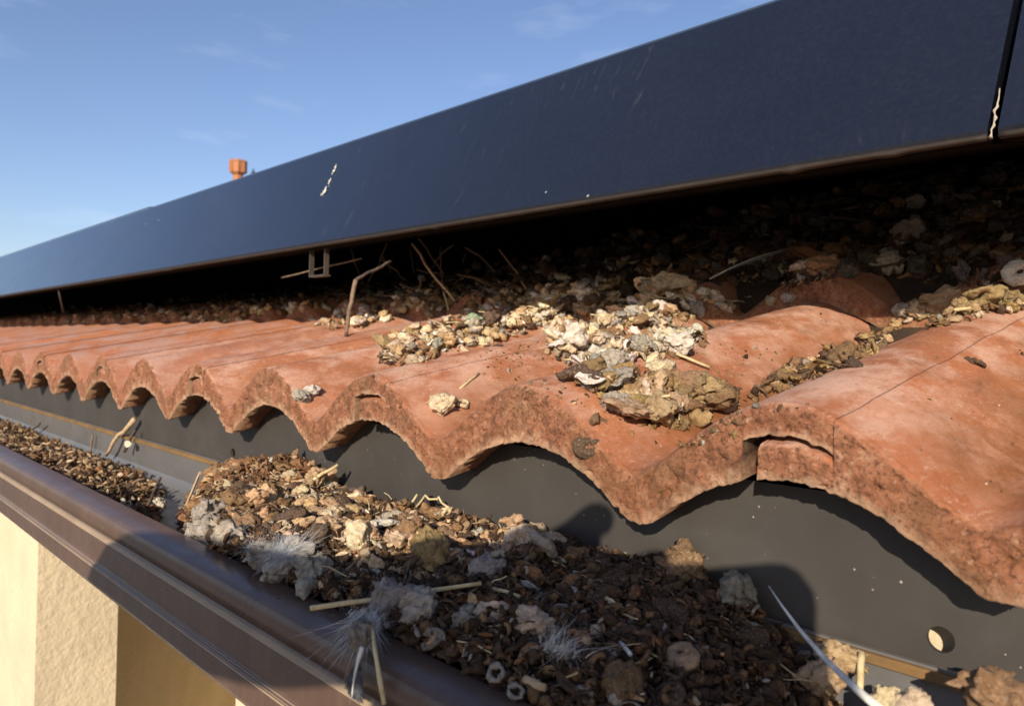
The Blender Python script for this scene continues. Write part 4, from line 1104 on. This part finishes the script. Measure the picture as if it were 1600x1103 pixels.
# ------------------------------------------------------------------ twigs, straw, feathers
def bent(p0, p1, n=7, wob=0.06, sag=0.0):
    p0, p1 = np.array(p0), np.array(p1); Ln = np.linalg.norm(p1 - p0); t = np.linspace(0, 1, n)
    P = p0 + (p1 - p0) * t[:, None]
    off = np.array([[R.uniform(-1, 1) for _ in range(3)] for _ in range(n)]) * wob * Ln
    off[0] = 0; off[-1] = 0; off = (off + np.roll(off, 1, 0) * 0.5)
    P = P + off * np.sin(np.pi * t)[:, None]; P[:, 2] += sag * Ln * np.sin(np.pi * t)
    return P
def stick(name, pts, r, mat, label, cat, group=None, seg=8, noise=0.35, taper=(1.0, 0.8)):
    pts = np.asarray(pts, float); n = len(pts)
    v, f = tube(pts, r * np.linspace(taper[0], taper[1], n), seg, noise, 500, R.random() * 50)
    o = mesh_obj(name, v, f, mat, None, origin=tuple(pts[0])); tag(o, label, cat, group); return o
def on(px, py, surf=roof_surf, up=0.0):
    p = march(px, py, surf)
    if p is None: p = at_y(px, py, .9 if surf is not gut_surf else .294)
    return V((p[0], p[1], p[2] + up))
GT = 'twigs and straws caught under the collectors'
b = on(540, 526); t = at_y(556, 437, b.y + 0.004)
stick('twig', list(bent(b, t, 9, 0.02)), .0021, M_TWIG, 'upright grey brown stick with a knobbed top on the tiles', 'twig', GT, taper=(1, 1.15))
stick('twig', bent(t, at_y(612, 408, b.y + 0.05), 7, 0.03), .0018, M_TWIGD, 'dark twig running back from the top of the upright stick', 'twig', GT)
b = on(702, 491); stick('twig', bent(b, at_y(693, 455, b.y), 5, 0.02), .0013, M_STRAW, 'pale upright twig stub at the shadow edge', 'twig', GT)
stick('twig', bent(at_y(693, 455, b.y), at_y(688, 385, b.y - .005), 7, 0.03), .0012, M_TWIGD, 'thin dark twig standing above the pale stub', 'twig', GT)
b = on(622, 492); stick('twig', bent(b, at_y(652, 448, b.y + .02), 7, 0.03), .0018, M_TWIG, 'slanting brown twig in the shadow right of the upright stick', 'twig', GT)
stick('twig', bent(at_y(440, 434, .475), at_y(565, 404, .50), 7, 0.01), .0011, M_TWIG, 'long thin twig below the mounting clip', 'twig', GT)
b = on(512, 462); stick('twig', bent(b + V((0, 0, .004)), on(640, 480, up=.006), 7, 0.03), .0016, M_TWIG, 'grey twig lying behind the upright stick', 'twig', GT)
b = on(1445, 476); stick('crusted_twig', bent(b, at_y(1457, 400, b.y + .02), 9, 0.05), .0016, M_TWIGD, 'crusted dark twig standing in the gap at the right', 'twig', GT, noise=0.9)
stick('twig', bent(on(1300, 336, dark_surf, .004), on(1442, 320, dark_surf, .006), 7, 0.02), .0015, M_TWIG, 'long thin twig high in the dark gap at the right', 'twig', GT)
stick('straw', bent(on(1056, 563, up=.004), on(1108, 584, up=.004), 5, 0.01), .0009, M_STRAW, 'pale straw lying above the folded brown dropping', 'straw', 'straws on the tiles')
stick('straw', bent(on(718, 612, up=.002), on(748, 590, up=.003), 5, 0.02), .0009, M_STRAW, 'short straw beside the curled dropping', 'straw', 'straws on the tiles')
stick('straw', bent(on(668, 508, up=.008), on(696, 522, up=.006), 5, 0.01), .0009, M_STRAW, 'short straw on the left end of the long pile', 'straw', 'straws on the tiles')
stick('straw', bent(on(1490, 500, up=.006), on(1516, 497, up=.006), 5, 0.01), .0012, M_STRAW, 'short straw end at the dark gap', 'straw', 'straws on the tiles')
stick('twig', bent(on(1040, 442, up=.006), at_y(1050, 412, on(1040, 442).y), 5, 0.02), .0016, M_TWIG, 'stub of twig sticking out of the cream crumpled dropping', 'twig', GT)
stick('straw', bent(on(988, 470, up=.006), on(1022, 466, up=.006), 5, 0.02), .0013, M_QUILL, 'white quill stub at the shadow edge', 'straw', 'straws on the tiles', taper=(.3, 1))
# tangled nest twigs in the dark: the larger ones singly
_tw = {}
def twig_label(k, px, py, ln, a):
    size = 'short' if ln < .045 else ('mid-length' if ln < .06 else 'long')
    lie = 'level' if abs(math.sin(a)) < .35 else ('steep' if abs(math.sin(a)) > .8 else 'slanting')
    land = min(((540, 'the upright stick'), (625, 'the slanting brown twig'), (700, 'the pale twig stub'), (790, 'the grey down tuft')), key=lambda t: abs(t[0] - px))
    side = 'left of' if px < land[0] else 'right of'
    base = f'{size} {lie} {"brown" if k % 2 else "pale"} nest twig, {"high" if py < 425 else "low"} in the gap {side} {land[1]}'
    n_ = 1
    while base in _tw and n_ < 6: n_ += 1; base = f'{size} {lie} {"brown" if k % 2 else "pale"} nest twig {["", "", "set farther back", "deepest", "nearly hidden"][min(n_, 4)]} {side} {land[1]}'; 
    _tw[base] = 1
    return base
for k in range(26):
    px, py = R.uniform(555, 830), R.uniform(412, 478)
    p = np.array(on(px, py, dark_surf, .004)); a = R.uniform(0, 6.28); L_ = R.uniform(.03, .085)
    e = 1.4 if k % 2 == 0 else .3
    q_ = p + L_ * np.array([math.cos(a), -abs(math.sin(a)) * .5, e * R.random()])
    q_[2] = max(q_[2], float(dark_surf(q_[0], q_[1])) + .003)
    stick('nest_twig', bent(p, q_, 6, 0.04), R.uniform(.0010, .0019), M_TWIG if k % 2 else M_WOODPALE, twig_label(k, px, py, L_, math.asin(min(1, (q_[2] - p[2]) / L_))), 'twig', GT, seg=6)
nv = []
for k in range(260):
    px, py = (R.uniform(520, 900), R.uniform(370, 470)) if k % 2 else (R.uniform(600, 1600), R.uniform(280, 430))
    p_ = march(px, py, dark_surf)
    if p_ is None: continue
    p_ = np.array(p_); a = R.uniform(0, 6.28); L_ = R.uniform(.015, .07); p_[2] += .003
    q_ = p_ + L_ * np.array([math.cos(a), math.sin(a) * .5, R.uniform(-.1, .25)]); q_[2] = max(q_[2], float(dark_surf(q_[0], q_[1])) + .002)
    nv.append(tube(bent(p_, q_, 5, .05), R.uniform(.0005, .0013), 5))
v, f = join(nv); tag(mesh_obj('nest_twigs', v, f, M_TWIGD), 'tangle of thin nest twigs, coloured dark for the shade under the collectors', 'nest', kind='stuff')  # dark twig material carries the shade of the gap

ts = []
for P_, n_ in ((P_A, 26), (P_B, 26), (P_J, 22), (P_C, 40), (P_D, 34), (P_I, 14), (P_E, 16), (P_F, 12), (P_H, 12)):
    xs_ = [t[0] for t in P_]; ys_ = [t[1] for t in P_]
    for k in range(n_):
        px, py = R.uniform(min(xs_), max(xs_)), R.uniform(min(ys_), max(ys_))
        if not inpoly(px, py, P_): continue
        p_ = march(px, py, roof_surf)
        if p_ is None: continue
        a = R.uniform(0, 6.28); L_ = R.uniform(.006, .024); p_ = np.array(p_) + np.array([0, 0, R.uniform(.001, .008)])
        q_ = p_ + L_ * np.array([math.cos(a), math.sin(a), R.uniform(-.1, .25)]); q_[2] = max(q_[2], float(roof_z(q_[0], q_[1])) + .001)
        ts.append(tube(bent(p_, q_, 5, .05), R.uniform(.0003, .0008), 5))
v, f = join(ts); tag(mesh_obj('tile_straw', v, f, M_STRAW), 'fine straw bits mixed into the piles on the tiles', 'straw', kind='stuff')
GG = 'twigs and straws in the gutter'
def gp(px, py, up=0.0):
    p_ = march(px, py, gut_surf)
    return V(at_y(px, py, .294)) if p_ is None else V((p_[0], p_[1], p_[2] + up))
b = V(at_y(166, 706, .288)); stick('wood_splinter', bent(b + V((0, 0, -.004)), at_y(210, 655, .296), 7, 0.03), .0026, M_WOODPALE, 'pale broken stick leaning on the gutter back, left part', 'twig', GG, taper=(.7, 1.1))
stick('twig', bent(at_y(194, 706, .288), at_y(211, 672, .295), 5, 0.04), .0018, M_TWIGD, 'short dark twig right under the pale broken stick', 'twig', GG)
stick('twig', bent(gp(142, 708), at_y(145, 678, gp(142, 708).y), 5, 0.03), .0015, M_TWIG, 'small upright twig left of the pale broken stick', 'twig', GG)
stick('twig', bent(gp(44, 676), at_y(63, 661, gp(44, 676).y + .004), 5, 0.03), .0016, M_TWIGD, 'dark twig end at the far left of the gutter', 'twig', GG)
stick('twig', bent(gp(92, 716, .003), gp(140, 707, .003), 5, 0.03), .0014, M_TWIG, 'twig lying flat among the far gutter chips', 'twig', GG)
stick('twig', bent(gp(118, 742, .003), gp(203, 726, .003), 7, 0.04), .0018, M_TWIGD, 'longer dark twig lying along the far gutter rim', 'twig', GG)
stick('twig', bent(gp(224, 800), at_y(251, 746, gp(224, 800).y + .006), 6, 0.03), .0014, M_TWIGD, 'thin dark twig standing left of the split shard', 'twig', GG)
# split shard: a tapering blade
def shard():
    g0 = gp(284, 806); p0, p1 = g0, V(at_y(313, 737, g0.y + .006)); d = (p1 - p0); side = d.cross(V((.6, 1, 0))).normalized()
    vs, fs = [], []
    for i, (t, w) in enumerate(((0, .0016), (.25, .0026), (.55, .0030), (.8, .0018), (1, .0002))):
        c = p0 + d * t
        for s_, dep in ((-1, 0), (0, -.0012), (1, 0), (0, .0012)): vs.append(c + side * (w * s_) + V((.6, 1, 0)).normalized() * dep)
    for i in range(4):
        for k in range(4): fs.append((i * 4 + k, i * 4 + (k + 1) % 4, i * 4 + 4 + (k + 1) % 4, i * 4 + 4 + k))
    fs += [(3, 2, 1, 0), (16, 17, 18, 19)]
    o = mesh_obj('wood_shard', [tuple(q) for q in vs], fs, M_WOODPALE, None, smooth=False); tag(o, 'pointed brown wood shard standing upright in the gutter', 'twig', GG)
shard()
stick('charred_stick', bent(at_y(492, 778, .285), at_y(568, 764, .293), 8, 0.03), .0034, M_TWIGD, 'thick blackened stick lying at the back of the gutter', 'twig', GG, noise=.5)
stick('straw', bent(at_y(482, 755, .270), at_y(528, 726, .288), 5, 0.03), .0014, M_STRAW, 'pale straw sticking out of the rusty mound', 'straw', GG)
stick('straw', bent(at_y(485, 950, .160), at_y(752, 911, .212), 9, 0.004), .0010, M_STRAW, 'long pale straw lying across the gutter rim', 'straw', GG, noise=.1, taper=(1.15, .85))
stick('straw', bent(at_y(732, 926, .226), at_y(762, 905, .24), 5, 0.02), .0008, M_STRAW, 'short straw crossing the end of the long straw', 'straw', GG)
hp = [at_y(582, 958, .170), at_y(583, 985, .158), at_y(585, 1012, .151), at_y(590, 1040, .1505), at_y(594, 1062, .150), at_y(600, 1100, .150)]
hp = [hp[0] + (hp[1] - hp[0]) * t for t in (0, .5)] + hp[1:]
stick('twig', np.array([list(q) for q in hp]), .0007, M_STRAW, 'thin bent twig hanging down over the gutter front', 'twig', GG, taper=(.7, 1.3), noise=.6)
qp = [at_y(1201, 915, .262), at_y(1222, 946, .256), at_y(1250, 984, .248), at_y(1290, 1030, .238), at_y(1340, 1078, .226), at_y(1385, 1115, .215)]
stick('feather_quill', np.array([list(q) for q in qp]), .00085, M_QUILL, 'long white feather quill standing out of the near heap', 'feather', None, taper=(.25, 1.5), noise=.08)
stick('straw', bent(at_y(985, 1022, .215), at_y(968, 1002, .22), 5, 0.02), .0008, M_QUILL, 'tiny white splinter in the shaded gutter heap', 'straw', GG)
stick('straw', bent(gp(812, 948, .004), gp(770, 935, .004), 5, 0.03), .0010, M_STRAW, 'short tan straw right of the long straw', 'straw', GG)
stick('twig', bent(gp(820, 1080, .004), gp(850, 1103, .006), 6, 0.03), .0016, M_WOODPALE, 'tan twig near the two grey loops at the bottom edge', 'twig', GG)
stick('straw', bent(gp(640, 800, .004), at_y(652, 772, .295), 5, 0.03), .0008, M_STRAW, 'thin grass stem standing at the back of the gutter', 'straw', GG)
stick('straw', bent(gp(650, 805, .005), at_y(700, 792, .296), 8, 0.10, .25), .0008, M_STRAW, 'arched grass blade beside the small hole', 'straw', GG)
stick('straw', bent(gp(540, 905, .004), gp(610, 850, .006), 7, 0.03), .0009, M_TWIG, 'brown stem among the sunlit gutter droppings', 'straw', GG)
stick('straw', bent(at_y(1346, 1020, .285), at_y(1344, 1078, .275), 5, 0.01), .0014, M_STRAW, 'upright straw at the edge of the tan clump by the seam', 'straw', GG)
# loose fibres
fb = []
for k in range(1700):
    lit = k % 5 == 0
    x, y, z = gpoint(-0.75, -0.12, 0.18, 0.292)
    if z < -.145: continue
    a = R.uniform(0, 6.28); L_ = R.uniform(.004, .018); e = R.uniform(-.25, .45)
    p0 = np.array((x, y, z + .002)); p1 = p0 + L_ * np.array([math.cos(a), math.sin(a) * .7, e])
    fb.append((tube(bent(p0, p1, 5, .05), R.uniform(.00014, .00036), 4, cap=False), lit))
v, f = join([q for q, l in fb if l]); tag(mesh_obj('straw_fibres', v, f, M_STRAW), 'fine pale fibres mixed into the gutter heap', 'fibres', kind='stuff')
v, f = join([q for q, l in fb if not l]); tag(mesh_obj('root_fibres', v, f, M_TWIGD), 'fine dark fibres mixed into the gutter heap', 'fibres', kind='stuff')
chips = {0: [], 1: []}
for k in range(240):
    x, y = R.uniform(-1.7, -0.62), R.uniform(.183, .265); z = float(heap_z(x, y)) + .003; a = R.gauss(0, 1.0) + (math.pi if R.random() < .5 else 0); L_ = R.uniform(.004, .018)
    if z < -.147: continue
    chips[k % 2].append(tube(bent((x, y, z), (x + L_ * math.cos(a), y + L_ * math.sin(a), z + L_ * R.uniform(-.2, .5)), 5, .10), R.uniform(.0005, .0018), 5, .5, 600, k))
v, f = join(chips[0]); tag(mesh_obj('wood_chips', v, f, M_WOODPALE), 'small pale splinters heaped in the far end of the gutter', 'splinters', kind='stuff')
v, f = join(chips[1]); tag(mesh_obj('bark_chips', v, f, M_TWIG), 'small dark bark chips heaped in the far end of the gutter', 'splinters', kind='stuff')

# feathers
def tuft(name, c, n, length, mat, label, spread=(1, 1, .6), flow=None, width=.00013):
    n = int(n * 1.8)
    vs, fs = [], []
    c = np.array(c)
    for i in range(n):
        d = np.array([R.gauss(0, 1) * spread[0], R.gauss(0, 1) * spread[1], abs(R.gauss(0, 1)) * spread[2]])
        if flow is not None: d = d * .55 + np.array(flow) * 1.2
        d /= np.linalg.norm(d) + 1e-9; L_ = length * R.uniform(.45, 1.1)
        curl = np.array([R.gauss(0, 1) for _ in range(3)]) * 1.3; c0 = c; cc = c + length * .38 * np.array([R.gauss(0, 1) * spread[0], R.gauss(0, 1) * spread[1], R.gauss(0, .6) * spread[2]])
        w = np.cross(d, [0.3, 0.5, 1]); w /= np.linalg.norm(w) + 1e-9
        k = len(vs)
        for j in range(6):
            t = j / 5; p = cc + L_ * (d * t + curl * t * t * .6) + np.array([0, 0, -.25 * L_ * t * t]); ww = width * (1 - t * .85)
            vs += [p - w * ww, p + w * ww]
        fs += [(k + 2 * j, k + 2 * j + 1, k + 2 * j + 3, k + 2 * j + 2) for j in range(5)]
    o = mesh_obj(name, vs, fs, mat, None); tag(o, label, 'feather', 'feathers and down'); return o
def feather(p0, p1, width, mat, label, normal=(0, -.4, 1)):
    p0, p1 = np.array(p0), np.array(p1); d = p1 - p0; Ln = np.linalg.norm(d); dn = d / Ln
    s = np.cross(dn, np.array(normal)); s /= np.linalg.norm(s); up = np.cross(s, dn)
    root = empty('feather', tuple(p0)); tag(root, label, 'feather', 'feathers and down')
    qv = [p0 + d * t + up * (.06 * Ln * math.sin(t * 2.6)) for t in np.linspace(0, 1, 12)]
    v, f = tube(qv, np.linspace(.0009, .0002, 12), 6); mesh_obj('quill', v, f, M_QUILL, root)
    vs, fs = [], []
    for side in (-1, 1):
        for i in range(70):
            t = .22 + .78 * i / 69; base = p0 + d * t + up * (.06 * Ln * math.sin(t * 2.6))
            w = width * math.sin(min(1, (t - .15) * 1.6) * math.pi * .55) * (1.02 - t ** 6) * R.uniform(.75, 1.08)
            e = dn * .8 * w + s * side * w + up * (-.25 * w + R.uniform(-.1, .1) * w); k = len(vs); ww = dn * (.0009 * Ln / .04)
            vs += [base - ww, base + ww, base + e * .55 + ww + up * .06 * w, base + e * .55 - ww + up * .06 * w, base + e]
            fs += [(k, k + 1, k + 2, k + 3), (k + 3, k + 2, k + 4)]
    mesh_obj('vane', vs, fs, mat, root); return root
b = on(1108, 446, up=.006); feather(b, at_y(1235, 392, b.y + .03), .008, M_VANE, 'grey feather lying in the shade left of the brown leaf')
tuft('down_feather', on(790, 492, up=.006), 60, .010, M_DOWN, 'small grey down tuft above the round dark lump', flow=(-.6, -.2, .2))
tuft('down_feather', on(835, 478, up=.007), 90, .011, M_DOWN, 'whitish down tuft spread on the long pile', flow=(.4, -.2, .1))
tuft('down_feather', on(950, 560, up=.006), 50, .010, M_DOWN, 'grey down wisp on the pale pile', flow=(-.3, -.4, .3))
c = gp(445, 895, .010)
tuft('down_clump', c, 620, .0085, M_DOWN, 'bluish grey clump of matted down on the shaded gutter rim', spread=(1.2, .8, .5))
c2 = gp(868, 1042, .006)
tuft('down_feather', c2, 150, .0075, M_QUILL, 'bright white down feather in the shaded gutter heap', spread=(1.2, .5, .5), flow=(.5, .35, .15))
c3 = at_y(575, 965, .163)
rone_late = []
tuft('hanging_down', c3, 330, .010, M_DOWN, 'grey down clump hanging over the gutter front', spread=(.8, .5, .6), flow=(-.45, -.15, -.8))
feather(at_y(566, 1010, .151), at_y(552, 1088, .1495), .0065, M_DARKVANE, 'black and white feather tip hanging below the grey down', normal=(.1, -1, .1))
for px, py, r_ in ((450, 892, .0105), (415, 882, .009), (490, 907, .009)):
    gone('crinkled', px, py, r_, 'grey', f'ash grey matted lump {"left of" if px < 440 else ("under" if px < 480 else "right of")} the bluish down clump', lift=.45)
for px, py, r_, w in ((320, 838, .0100, 'left'), (360, 850, .0095, 'right')):
    gone('crinkled', px, py, r_, 'grey', f'{w} one of two dark grey lumps bulging over the rim by the mound', lift=.4)
gone('lump', 612, 962, .0105, 'grey', 'big fuzzy grey lump left under the long straw', lift=.3)
gone('lump', 648, 972, .009, 'grey', 'fuzzy grey lump right under the long straw', lift=.3)
for px, py, nm in ((318, 832, 'left dark grey lump by the mound'), (362, 845, 'right dark grey lump by the mound'), (612, 955, 'big fuzzy lump under the long straw'), (650, 965, 'fuzzy lump right under the long straw'), (395, 868, 'grey lump left of the bluish down')):
    tuft('down_fluff', gp(px, py, .004), 120, .0065, M_DOWN, f'thin grey fluff on the {nm}', spread=(1.2, .8, .6), width=.0001)
# scrap and leaf
def sheetlet(name, corners, mat, label, cat, bow=.15, th=.0005, n=9):
    a, b_, c_, d_ = [np.array(q) for q in corners]; vs, fs = [], []
    nr = np.cross(b_ - a, d_ - a); Ls = np.linalg.norm(b_ - a); nr /= np.linalg.norm(nr)
    for sgn in (1, -1):
        for i in range(n):
            for j in range(n):
                u, w = i / (n - 1), j / (n - 1)
                hw = w if cat != 'leaf' else .5 + (w - .5) * (math.sin(math.pi * min(1, .04 + u * .96)) ** .6)
                p = (a * (1 - u) + b_ * u) * (1 - hw) + (d_ * (1 - u) + c_ * u) * hw
                vs.append(p + nr * (bow * Ls * math.sin(math.pi * u) + .10 * Ls * abs(hw - .5) + sgn * th))
    q = grid_faces(n, n).tolist(); fs = q + [[k + n * n for k in r_[::-1]] for r_ in q]
    ed = [i * n for i in range(n)] + [(n - 1) * n + j for j in range(1, n)] + [i * n + n - 1 for i in range(n - 2, -1, -1)] + list(range(n - 2, 0, -1))
    for i in range(len(ed)):
        x_, y_ = ed[i], ed[(i + 1) % len(ed)]; fs.append([x_, y_, y_ + n * n, x_ + n * n])
    o = mesh_obj(name, vs, fs, mat, None); tag(o, label, cat); return o
ly = on(1270, 448).y
leaf = sheetlet('dry_leaf', (at_y(1236, 400, ly + .012), at_y(1300, 444, ly - .006), at_y(1300, 415, ly + .012), at_y(1238, 385, ly + .03)), M_LEAF, 'dry brown pointed leaf in the shade on the tiles', 'leaf', bow=.05)
# clumps at the empty right end of the trough
def floor_surf(x, y): return np.where((y > .17) & (y < .2995), ZB + .002, -9)
def rone(kind, px, py, y, r_, hue, label, **kw):
    p = at_y(px, py, y)
    return dropping(kind, p.x, p.y, p.z, r_, hue, '', G3, label=label, lift=0, st=False, **kw)
rone('flake', 200, 694, .287, .0052, 'white', 'small white flake under the pale broken stick', rot=(1.0, .3, .4))
rone('crinkled', 563, 992, .156, .0050, 'grey', 'grey matted wad hanging inside the down clump over the rim', squash=1.3)
rone('crinkled', 1558, 1092, .272, .0125, 'brown', 'big dark brown lump with pale crust in the near end of the gutter', idx=3)
rone('crinkled', 1388, 1100, .262, .0068, 'cream', 'left one of two cream lumps at the bottom of the near gutter')
rone('crinkled', 1425, 1106, .262, .0068, 'cream', 'right one of two cream lumps at the bottom of the near gutter')
rone('crinkled', 1312, 1026, .285, .0085, 'tan', 'tan papery clump at the back of the gutter by the seam strip', squash=.8)
rone('lump', 1290, 1056, .275, .0085, 'tan', 'tan lump below the papery clump by the seam strip')

# ------------------------------------------------------------------ the photographer, whose raised arm and phone shade the gutter
def sp(px_, pz_, y): return V((px_ + SUN_A * y, y, pz_ - SUN_B * y))
def photographer():
    mj = Mat('dark_jacket', 0.85, 0.2); mj.color((0.03, 0.035, 0.05, 1)); ms = Mat('skin', 0.6, 0.3); ms.color((0.50, 0.30, 0.21, 1))
    mp = Mat('black_phone', 0.25, 0.5); mp.color((0.01, 0.01, 0.012, 1))
    # phone, lens next to the camera's position, slab standing behind it
    vs, fs = [], []
    ax, ay, az = RGT, UPV, -FWD
    w0, w1, h0, h1, d0, d1 = -.125, .037, -.018, .054, .010, .018
    prof = []
    for cx_, cy_, a0 in ((w1 - .016, h1 - .016, 0), (w0 + .016, h1 - .016, 90), (w0 + .016, h0 + .016, 180), (w1 - .016, h0 + .016, 270)):
        for k in range(5):
            a = math.radians(a0 + 22.5 * k); prof.append((cx_ + .016 * math.cos(a), cy_ + .016 * math.sin(a)))
    n = len(prof)
    for d in (d0, d1): vs += [tuple(ax * u + ay * w + az * d) for u, w in prof]
    fs = [(i, (i + 1) % n, n + (i + 1) % n, n + i) for i in range(n)] + [tuple(range(n))[::-1], tuple(range(n, 2 * n))]
    tag(mesh_obj('phone', vs, fs, mp.m, None, smooth=False), 'black phone whose rounded shadow falls on the grey flashing', 'phone')
    J, E = [], []
    def add(p, r, par=None):
        J.append((V(p), r)); i = len(J) - 1
        if par is not None: E.append((par, i))
        return i
    pel = add((-.10, -.62, -1.00), .15)
    bel = add((-.11, -.60, -.82), .14, pel); che = add((-.12, -.58, -.60), .155, bel); nb = add((-.13, -.57, -.44), .075, che)
    nk = add((-.13, -.56, -.37), .055, nb); hd = add((-.13, -.54, -.28), .085, nk); ht = add((-.13, -.545, -.19), .075, hd)
    # raised left arm: shoulder, elbow, wrist, hand around the phone
    sh = add((-.29, -.56, -.47), .065, che)
    el = add(sp(-.435, -.080, -.30), .036, sh)
    ma = add(sp(-.32, -.060, -.24), .036, el)
    wr = add(sp(-.205, -.042, -.17), .030, ma)
    pa = add(sp(-.125, -.006, -.115), .030, wr)
    kn = add(sp(-.085, .030, -.085), .024, pa)
    for (a, b_, c_) in (((-.078, .050), (-.070, .062), (-.060, .058)), ((-.060, .028), (-.035, .040), (-.022, .048)), ((-.070, .010), (-.040, .010), (-.020, .008)), ((-.085, -.015), (-.05, -.02), (-.03, -.02))):
        i1 = add(sp(a[0], a[1], -.075), .011, kn); i2 = add(sp(b_[0], b_[1], -.06), .0095, i1); add(sp(c_[0], c_[1], -.05), .0085, i2)
    t1 = add(sp(-.10, -.02, -.13), .012, pa); add(sp(-.05, -.01, -.11), .010, t1)
    # other arm down on the ladder side
    s2 = add((.07, -.56, -.48), .065, che); e2 = add((.12, -.52, -.76), .045, s2); w2 = add((.10, -.33, -.90), .030, e2); add((.09, -.27, -.92), .028, w2)
    for s_ in (-1, 1):
        h_ = add((-.10 + s_ * .10, -.62, -1.05), .10, pel); k_ = add((-.10 + s_ * .11, -.56, -1.48), .07, h_); f_ = add((-.10 + s_ * .11, -.60, -1.88), .05, k_); add((-.10 + s_ * .11, -.46, -1.93), .045, f_)
    me = bpy.data.meshes.new('person'); me.from_pydata([tuple(j[0]) for j in J], E, [])
    o = bpy.data.objects.new('person', me); COL.objects.link(o); me.materials.append(mj.m)
    sk = o.modifiers.new('skin', 'SKIN'); sk.use_smooth_shade = True
    for i, (p, r) in enumerate(J):
        me.skin_vertices[0].data[i].radius = (r, r); me.skin_vertices[0].data[i].use_root = (i == pel)
    sb = o.modifiers.new('sub', 'SUBSURF'); sb.levels = 2; sb.render_levels = 2
    tag(o, 'person in a dark jacket holding up the phone, seen only by the shadow', 'person')
photographer()

# ------------------------------------------------------------------ keep the largest loose droppings as single things, say which is which, join the rest
def to_px(p):
    d = p.dot(FWD); return CX + F_PX * p.dot(IX) / d, CY + F_PX * p.dot(IY) / d, d
def settle():
    bw, bh = 640, 442; buf = np.full((bh, bw), -1, int); sc_ = bw / 1600.0; items = []
    for k, rec in enumerate(LOOSE):
        px, py, d = to_px(rec[0].location); items.append((d, k, px, py, rec[0].scale[0] / d * F_PX))
    for d, k, px, py, rp_ in sorted(items, reverse=True):          # far to near
        x, y, rr_ = px * sc_, py * sc_, max(1.0, rp_ * sc_)
        x0, x1, y0, y1 = int(max(0, x - rr_)), int(min(bw, x + rr_ + 1)), int(max(0, y - rr_)), int(min(bh, y + rr_ + 1))
        if x0 >= x1 or y0 >= y1: continue
        gx, gy = np.meshgrid(np.arange(x0, x1), np.arange(y0, y1)); buf[y0:y1, x0:x1][(gx - x) ** 2 + (gy - y) ** 2 <= rr_ * rr_] = k
    cnt = np.bincount(buf[buf >= 0], minlength=len(LOOSE))
    seen = [(cnt[k] ** .5, LOOSE[k], px, py) for d, k, px, py, rp_ in items if cnt[k] >= 6 and 0 < px < 1600 and 0 < py < 1103]
    seen.sort(key=lambda t: -t[0]); keep = seen[:262]
    names = {t[1][0].name for t in keep}
    rest = [rec for rec in LOOSE if rec[0].name not in names]
    marks = []
    short = {}
    for o, lab in MARKED: marks.append((to_px(o.location), lab))
    used = {}
    out = []
    for rk, (sz, (o, hue, form, place), px, py) in enumerate(keep):
        best = sorted(marks, key=lambda m_: (m_[0][0] - px) ** 2 + (m_[0][1] - py) ** 2)[:4]
        done = False
        spx = o.scale[0] / to_px(o.location)[2] * F_PX * 2
        size = 'tiny' if spx < 17 else ('small' if spx < 27 else ('mid-sized' if spx < 40 else 'large'))
        for (mx, my, md), lab in best:
            dx, dy = px - mx, py - my; dd = math.hypot(dx, dy)
            side = ('right of' if dx > 0 else 'left of') if abs(dx) > 1.6 * abs(dy) else (('below' if dy > 0 else 'above') if abs(dy) > 1.6 * abs(dx) else (('below and ' if dy > 0 else 'above and ') + ('right of' if dx > 0 else 'left of')))
            near = 'just ' if dd < 28 else ('' if dd < 70 else 'well ')
            base = lab.split(' in the ')[0].split(' at the ')[0].split(' on the ')[0].split(' stuck ')[0].split(' alone ')[0].split(' by the ')[0].split(' of two')[0] if False else lab
            w = base.split()
            if len(w) > 7: w = w[:7]
            while w and w[-1].lower() in ('the', 'a', 'of', 'at', 'in', 'on', 'by', 'to', 'with', 'from', 'and', 'left', 'right', 'under', 'over', 'above', 'below', 'beside', 'behind', 'out', 'two', 'one', 'its', 'far', 'big', 'near', 'nearest', 'far', 'tile', 'gutter', 'second', 'dark', 'long', 'lone', 'grey', 'white', 'tan', 'brown', 'sunlit', 'shaded', 'tile', 'upper', 'orange', 'pink', 'curled', 'bottom', 'front', 'middle', 'right-hand', 'pale', 'round', 'seam'): w.pop()
            if len(w) < 2: continue
            lb = f'{size} {hue} {form} dropping {near}{side} the {" ".join(w)}'
            if lb not in used and len(lb.split()) <= 16:
                o['label'] = lb; used[lb] = 1; done = True; break
        if not done:
            o['label'] = f'{size} {hue} {form} dropping {place}'
    # the rest: one joined mesh of low-detail lumps
    lo = {}
    vs, fs, cols, k = [], [], [], 0
    bv, bf = ICO3; bf = np.array(bf)
    prot = [gnarl(bv * (0.75 + 0.45 * billow(warp(bv, i * 3.0) * 1.6 + i * 9, 2) + .3 * fbm(bv * 1.3 + i, 2))[:, None] * np.array([1.1, .8, .35 + .1 * (i % 4)]), i * 5.3) for i in range(8)]
    for i, (o, hue, form, place) in enumerate(rest):
        M = np.array(o.rotation_euler.to_matrix()); sca = np.array(o.scale)
        vs.append((prot[i % 8] * sca) @ M.T + np.array(o.location)); fs.append(bf + k); k += len(bv)
        cols.append(np.repeat(np.array(o.color[:3])[None, :], len(bv), 0) * 1.1)
        bpy.data.objects.remove(o)
    if vs:
        o = mesh_obj('small_droppings', np.concatenate(vs), np.concatenate(fs), M_CRUMB); cattr(o, 'col', np.concatenate(cols))
        tag(o, 'half-buried smaller droppings among the piles', 'droppings', kind='stuff')
    print('loose kept', len(keep), 'joined', len(rest), 'marked', len(MARKED))
settle()
